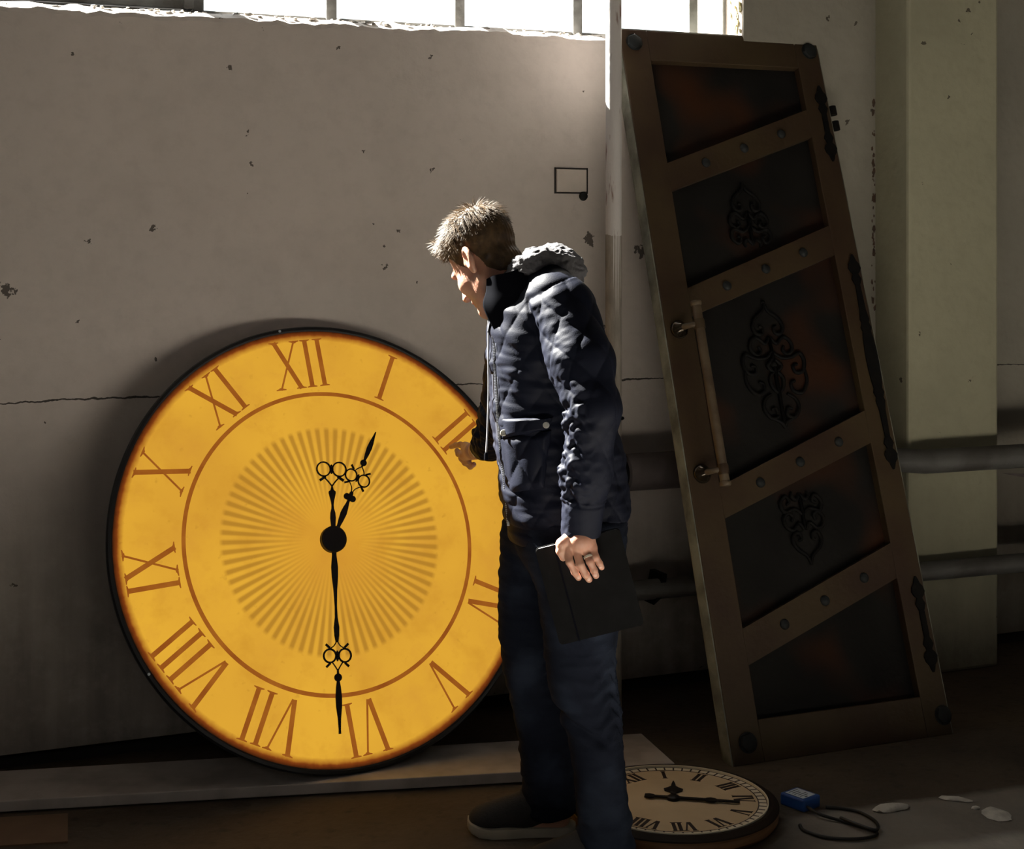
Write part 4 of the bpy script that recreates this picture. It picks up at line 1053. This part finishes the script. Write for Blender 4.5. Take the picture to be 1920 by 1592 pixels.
# strips and patches that lie on the jacket
def patch(name, quad, mt, off=.006, nu=14, nv=8, th=.006, f=jacket_f, puff=0., parent=None, edge=None):
    """quad of pixels TL, TR, BR, BL laid on the surface and thickened"""
    G = []
    for j in range(nv+1):
        for i in range(nu+1):
            a, c = i/nu, j/nv
            x = (quad[0][0]*(1-a)+quad[1][0]*a)*(1-c)+(quad[3][0]*(1-a)+quad[2][0]*a)*c
            y = (quad[0][1]*(1-a)+quad[1][1]*a)*(1-c)+(quad[3][1]*(1-a)+quad[2][1]*a)*c
            p = hit(x, y, f)
            if p is None: p = G[-1] if G else at(x, y, 3.7)
            G.append(p)
    G = [np.array(p) for p in G]; G2 = list(G)
    for _ in range(3):
        G = list(G2)
        for j in range(nv+1):
            for i in range(nu+1):
                nb = [G[jj*(nu+1)+ii] for ii, jj in ((i-1, j), (i+1, j), (i, j-1), (i, j+1)) if 0 <= ii <= nu and 0 <= jj <= nv]
                m_ = sum(nb)/len(nb); G2[j*(nu+1)+i] = np.array([G[j*(nu+1)+i][0], m_[1], G[j*(nu+1)+i][2]])
    top = []; bot = []
    eye = np.array([0, 0, H])
    for j in range(nv+1):
        for i in range(nu+1):
            p = G2[j*(nu+1)+i]; t = eye-p; t /= np.linalg.norm(t)
            a, c = i/nu, j/nv
            e = min(1, 6*min(a, 1-a, c*1.2, (1-c)*1.2)+.25)
            o_ = off*e+(puff*quilt(np.array([a*quad_w(quad)]), np.array([c*quad_h(quad)]), 31*2, 46*2)[0] if puff else 0)
            top.append(tuple(p+t*o_)); bot.append(tuple(p-t*th))
    w = nu+1; K = len(top); f_ = []
    for j in range(nv):
        for i in range(nu):
            f_.append((j*w+i, (j+1)*w+i, (j+1)*w+i+1, j*w+i+1)); f_.append((K+j*w+i, K+j*w+i+1, K+(j+1)*w+i+1, K+(j+1)*w+i))
    rim = [i for i in range(w)]+[j*w+nu for j in range(1, nv+1)]+[nv*w+i for i in range(nu-1, -1, -1)]+[j*w for j in range(nv-1, 0, -1)]
    for a, c in zip(rim, rim[1:]+rim[:1]): f_.append((a, c, K+c, K+a))
    return MB().add(top+bot, f_).build(name, mt, parent or man, True, world=True, angle=1.0)
def quad_w(q): return abs(q[1][0]-q[0][0])
def quad_h(q): return abs(q[3][1]-q[0][1])
def surf_line(pts, off, f=jacket_f):
    out = []
    for x, y in pts:
        p = hit(x, y, f)
        if p is not None: t = (Vector((0, 0, H))-p).normalized(); out.append(p+t*off)
    return out
pk = patch('pocket', [(938, 824), (1034, 808), (1020, 915), (952, 925)], 'jacket', .013, 34, 34, puff=.009)
fp = patch('pocket_flap', [(934, 786), (1037, 782), (1028, 806), (942, 822)], 'jacket', .018, 30, 14, puff=.005)
MB().tube(surf_line([(940, 822), (960, 819), (985, 815), (1010, 810), (1027, 806), (1034, 798), (1040, 790)], .018), .0026, 6).build('flap_piping', 'piping', fp, True, world=True)
for x, y in ((944, 812), (1024, 797)):
    p = surf_line([(x, y)], .021)[0]
    m_ = (Vector((0, 0, H))-p).to_track_quat('Z', 'Y').to_matrix().to_4x4(); m_.translation = p
    MB().lathe([(.0075, -.004), (.0082, .0), (.0075, .0025), (.005, .0032), (.0045, .0022), (.0001, .0022)], 20, m_).build('snap_button', 'snap', man, True, world=True, angle=.7)
zp = [(921, 606), (925, 640), (927, 680), (929, 720), (932, 760), (934, 800), (938, 840), (944, 890), (949, 940), (953, 985)]
patch('placket', [(914, 600), (931, 600), (948, 985), (943, 985)], 'jacketflat', .006, 6, 40)
zl = surf_line(zp, .010)
zt = MB()
for i, p in enumerate(catmull(zl, 14)):
    zt.box((-.0032, -.002, -.0011), (.0032, .002, .0011), Matrix.Translation(p))
o = zt.build('zipper', 'zip', man, world=True); o['kind'] = 'stuff'
cl = [at(916, 590, 3.83), at(915.5, 660, 3.80), at(916, 730, 3.80), at(914, 800, 3.80), at(911.5, 850, 3.80)]
MB().tube(catmull(cl, 6), .0021, 6).build('drawcord', 'piping', man, True, world=True)
MB().lathe([(.003, -.010), (.005, -.008), (.005, .006), (.003, .010)], 12, Matrix.Translation(at(911.5, 856, 3.80))).build('cord_toggle', 'collar', man, True, world=True, angle=.7)
p = hit(917, 556, col2)
if p is not None:
    m_ = (Vector((0, 0, H))-p).to_track_quat('Z', 'Y').to_matrix().to_4x4(); m_.translation = p+(Vector((0, 0, H))-p).normalized()*.002
    MB().lathe([(.0065, -.002), (.0072, .0008), (.0055, .002), (.004, .0012), (.0001, .0012)], 18, m_).build('snap_button', 'bolt', man, True, world=True, angle=.7)
# shirt cuff at the pointing hand, shirt collar at the throat
ax = (at(894, 845, 4.40)-at(920, 829, 4.295)).normalized(); mq = ax.to_track_quat('Z', 'Y').to_matrix().to_4x4(); mq.translation = at(902, 840, 4.37)
MB().lathe([(.027, -.03), (.029, .0), (.029, .014), (.026, .014), (.024, -.03)], 28, mq, close=True).build('shirt_cuff', 'shirt', man, True, world=True, angle=.7)
sc_ = shell(at(956, 566, 3.89), .064, .066, .0045, -.055, .012, .28)
v, F = surface(sc_, np.array(at(956, 566, 3.89))-.13, np.array(at(956, 566, 3.89))+.13, .0026)
mesh_obj('shirt_collar', v, F, 'shirt', man)

# ---- jeans
def px_row(y, xf, xb, Y, ry): a = at(xf, y, Y); c = at(xb, y, Y); return (a.z, (a.x+c.x)/2, Y, (c.x-a.x)/2, ry)
jf_far = loft([px_row(970, 942, 1090, 3.955, .092), px_row(1050, 936, 1082, 3.965, .092), px_row(1120, 933, 1066, 3.97, .086), px_row(1200, 935, 1050, 3.975, .080), px_row(1250, 944, 1046, 3.98, .074),
    px_row(1290, 950, 1054, 3.985, .068), px_row(1340, 964, 1066, 3.99, .064), px_row(1400, 973, 1076, 3.995, .064), px_row(1460, 979, 1082, 4.0, .066), px_row(1500, 982, 1082, 4.005, .068), px_row(1528, 986, 1080, 4.005, .068)], 2.2)
jf_near = loft([px_row(970, 985, 1172, 3.80, .105), px_row(1050, 996, 1174, 3.79, .105), px_row(1120, 1008, 1168, 3.78, .098), px_row(1200, 1018, 1156, 3.77, .090), px_row(1250, 1024, 1152, 3.765, .082), px_row(1300, 1031, 1156, 3.765, .075),
    px_row(1330, 1044, 1161, 3.76, .072), px_row(1370, 1062, 1166, 3.76, .070), px_row(1440, 1074, 1171, 3.755, .069), px_row(1500, 1079, 1178, 3.75, .071), px_row(1560, 1083, 1186, 3.745, .074), px_row(1608, 1086, 1192, 3.74, .076)], 2.2)
hips = loft([(zrow(1075), .155, 3.88, .112, .165), (zrow(1020), .145, 3.88, .140, .172), (zrow(960), .140, 3.88, .140, .172)], 2.3)
def jeans_f(P): return sm([sm([jf_far(P), jf_near(P)], .012), hips(P)], .03)
v, F = surface(jeans_f, (-.10, 3.58, .0), (.40, 4.12, .90), .0036)
v = smooth(v, F, 2, .5); n_ = vnormals(v, F)
def kz(y, Y): return H-(y-HOR)/FPX*Y
nearm = 1/(1+np.exp((v[:, 1]-3.875)*120))
zk = v[:, 2]; front = np.clip((-n_[:, 0]-.0)*1.5, 0, 1); back = np.clip(n_[:, 0]*1.6, 0, 1)
zn = kz(1335, 3.76); dsp = .0035*fbm(v*np.array([.7, .7, 1.5]), 24)
slope = v[:, 0]*.55
dsp += nearm*(-.010*np.exp(-((zk-(zn+.012)+(v[:, 0]-.10)*.55)/.010)**2)+.006*np.exp(-((zk-(zn-.012)+(v[:, 0]-.10)*.55)/.012)**2))*np.clip(1.2-back*1.2, 0, 1)
kb = np.exp(-((zk-zn-.03)/.09)**2)
dsp += back*kb*.0065*np.sin((zk*1.0+v[:, 1]*.5+.15*np.sin(v[:, 1]*30))*150)
low = np.clip((.20-zk)/.15, 0, 1); dsp += low*.0055*np.sin((zk+.25*v[:, 0]+.02*np.sin(v[:, 1]*40))*105)
thigh = np.clip((zk-.55)/.1, 0, 1); dsp += thigh*.003*fbm(v*np.array([1.6, .5, .8]), 26)
v = v+n_*dsp[:, None]
mesh_obj('jeans', v, F, 'jeans', man)

# ---- shoes
def shoe(tx, hx, yb, Y, name):
    """toe and heel columns, sole row, distance"""
    T = at(tx, yb, Y).x; Hh = at(hx, yb, Y).x; L = Hh-T
    so = []
    prof = [(0, .018), (.03, .034), (.10, .046), (.22, .052), (.38, .048), (.55, .040), (.72, .036), (.88, .036), (.97, .028), (1, .012)]
    for t, w in prof: so.append((T+L*t, Y-w))
    so += [(T+L*t, Y+w) for t, w in reversed(prof)]
    bm = bmesh.new(); N_ = len(so); hs = [0.0, .010, .024]; ins = [.004, 0, .001]
    lv = []
    for h_, i_ in zip(hs, ins):
        ring = []
        for x, y in so:
            lift = max(0, 1-(x-T)/(L*.16))**2*.014
            ring.append(bm.verts.new((x+(i_ if x < T+L/2 else -i_), Y+(y-Y)*(1-i_*6), h_+lift)))
        lv.append(ring)
    for a, c in zip(lv, lv[1:]):
        for i in range(N_): bm.faces.new((a[i], a[(i+1) % N_], c[(i+1) % N_], c[i]))
    bm.faces.new(lv[0][::-1]); bm.faces.new(lv[-1]); bmesh.ops.recalc_face_normals(bm, faces=bm.faces[:])
    MB().bm(bm).build(name+'_sole', 'sole', man, True, world=True, angle=.8)
    parts = [ell((T+L*.20, Y, .040), (L*.185, .047, .034)), ell((T+L*.42, Y, .050), (L*.24, .043, .044)), rc((T+L*.55, Y, .055), (T+L*.82, Y, .055), .036, .034), rc((T+L*.62, Y, .075), (T+L*.82, Y, .105), .034, .036), rc((T+L*.40, Y, .055), (T+L*.62, Y, .095), .026, .030)]
    fl = lambda P: smax(sm([p_(P) for p_ in parts], .025), .022+np.clip(1-(P[:, 0]-T)/(L*.16), 0, 1)**2*.014-P[:, 2], .003)
    v, F = surface(fl, (T-.03, Y-.08, .0), (Hh+.05, Y+.08, .17), .0032)
    sh_ = mesh_obj(name, v, F, 'shoe', man)
    b = MB()
    for k in range(5):
        t = .40+.045*k; z = .080+.010*k
        b.tube([(T+L*t, Y-.030, z-.008), (T+L*(t+.005), Y-.012, z+.008), (T+L*t, Y, z+.011), (T+L*(t+.005), Y+.012, z+.008), (T+L*t, Y+.030, z-.008)], .0026, 6)
    b.build('shoe_laces', 'lace', sh_, True, world=False).matrix_basis = Matrix.Translation(-man.matrix_world.translation)
shoe(876, 1080, 1556, 4.005, 'shoe')
shoe(985, 1186, 1630, 3.735, 'shoe')

# ================================================================== HELD NOTEBOOK
TLp, TRp, BLp = at(996, 1031, 3.650), at(1146, 998, 3.650), at(1050, 1208, 3.668)
xa = (TRp-TLp); ya = (TLp-BLp); W_, H_ = xa.length+.012, ya.length
NM = frame(BLp, xa, ya)
nb = empty('notebook', NM, 'black leatherette notebook held flat against thigh by man with near hand', 'notebook')
def rrect(w, h, r, n=6):
    out = []
    for cx, cy, a0 in ((w-r, h-r, 0), (r, h-r, pi/2), (r, r, pi), (w-r, r, 3*pi/2)):
        out += [(cx+r*cos(a0+pi/2*i/n), cy+r*sin(a0+pi/2*i/n)) for i in range(n+1)]
    return out
MB().prism(rrect(W_, H_, .010), -.0075, -.0050).prism(rrect(W_, H_, .010), .0050, .0075).build('cover', 'folder', nb)
MB().prism([(p[0]+.002, p[1]+.002) for p in rrect(W_-.004, H_-.004, .009)], -.0050, .0050).build('pages', 'shirt', nb)
MB().box((.046, -.001, .0074), (.050, H_+.001, .0088)).build('elastic_band', 'collar', nb)
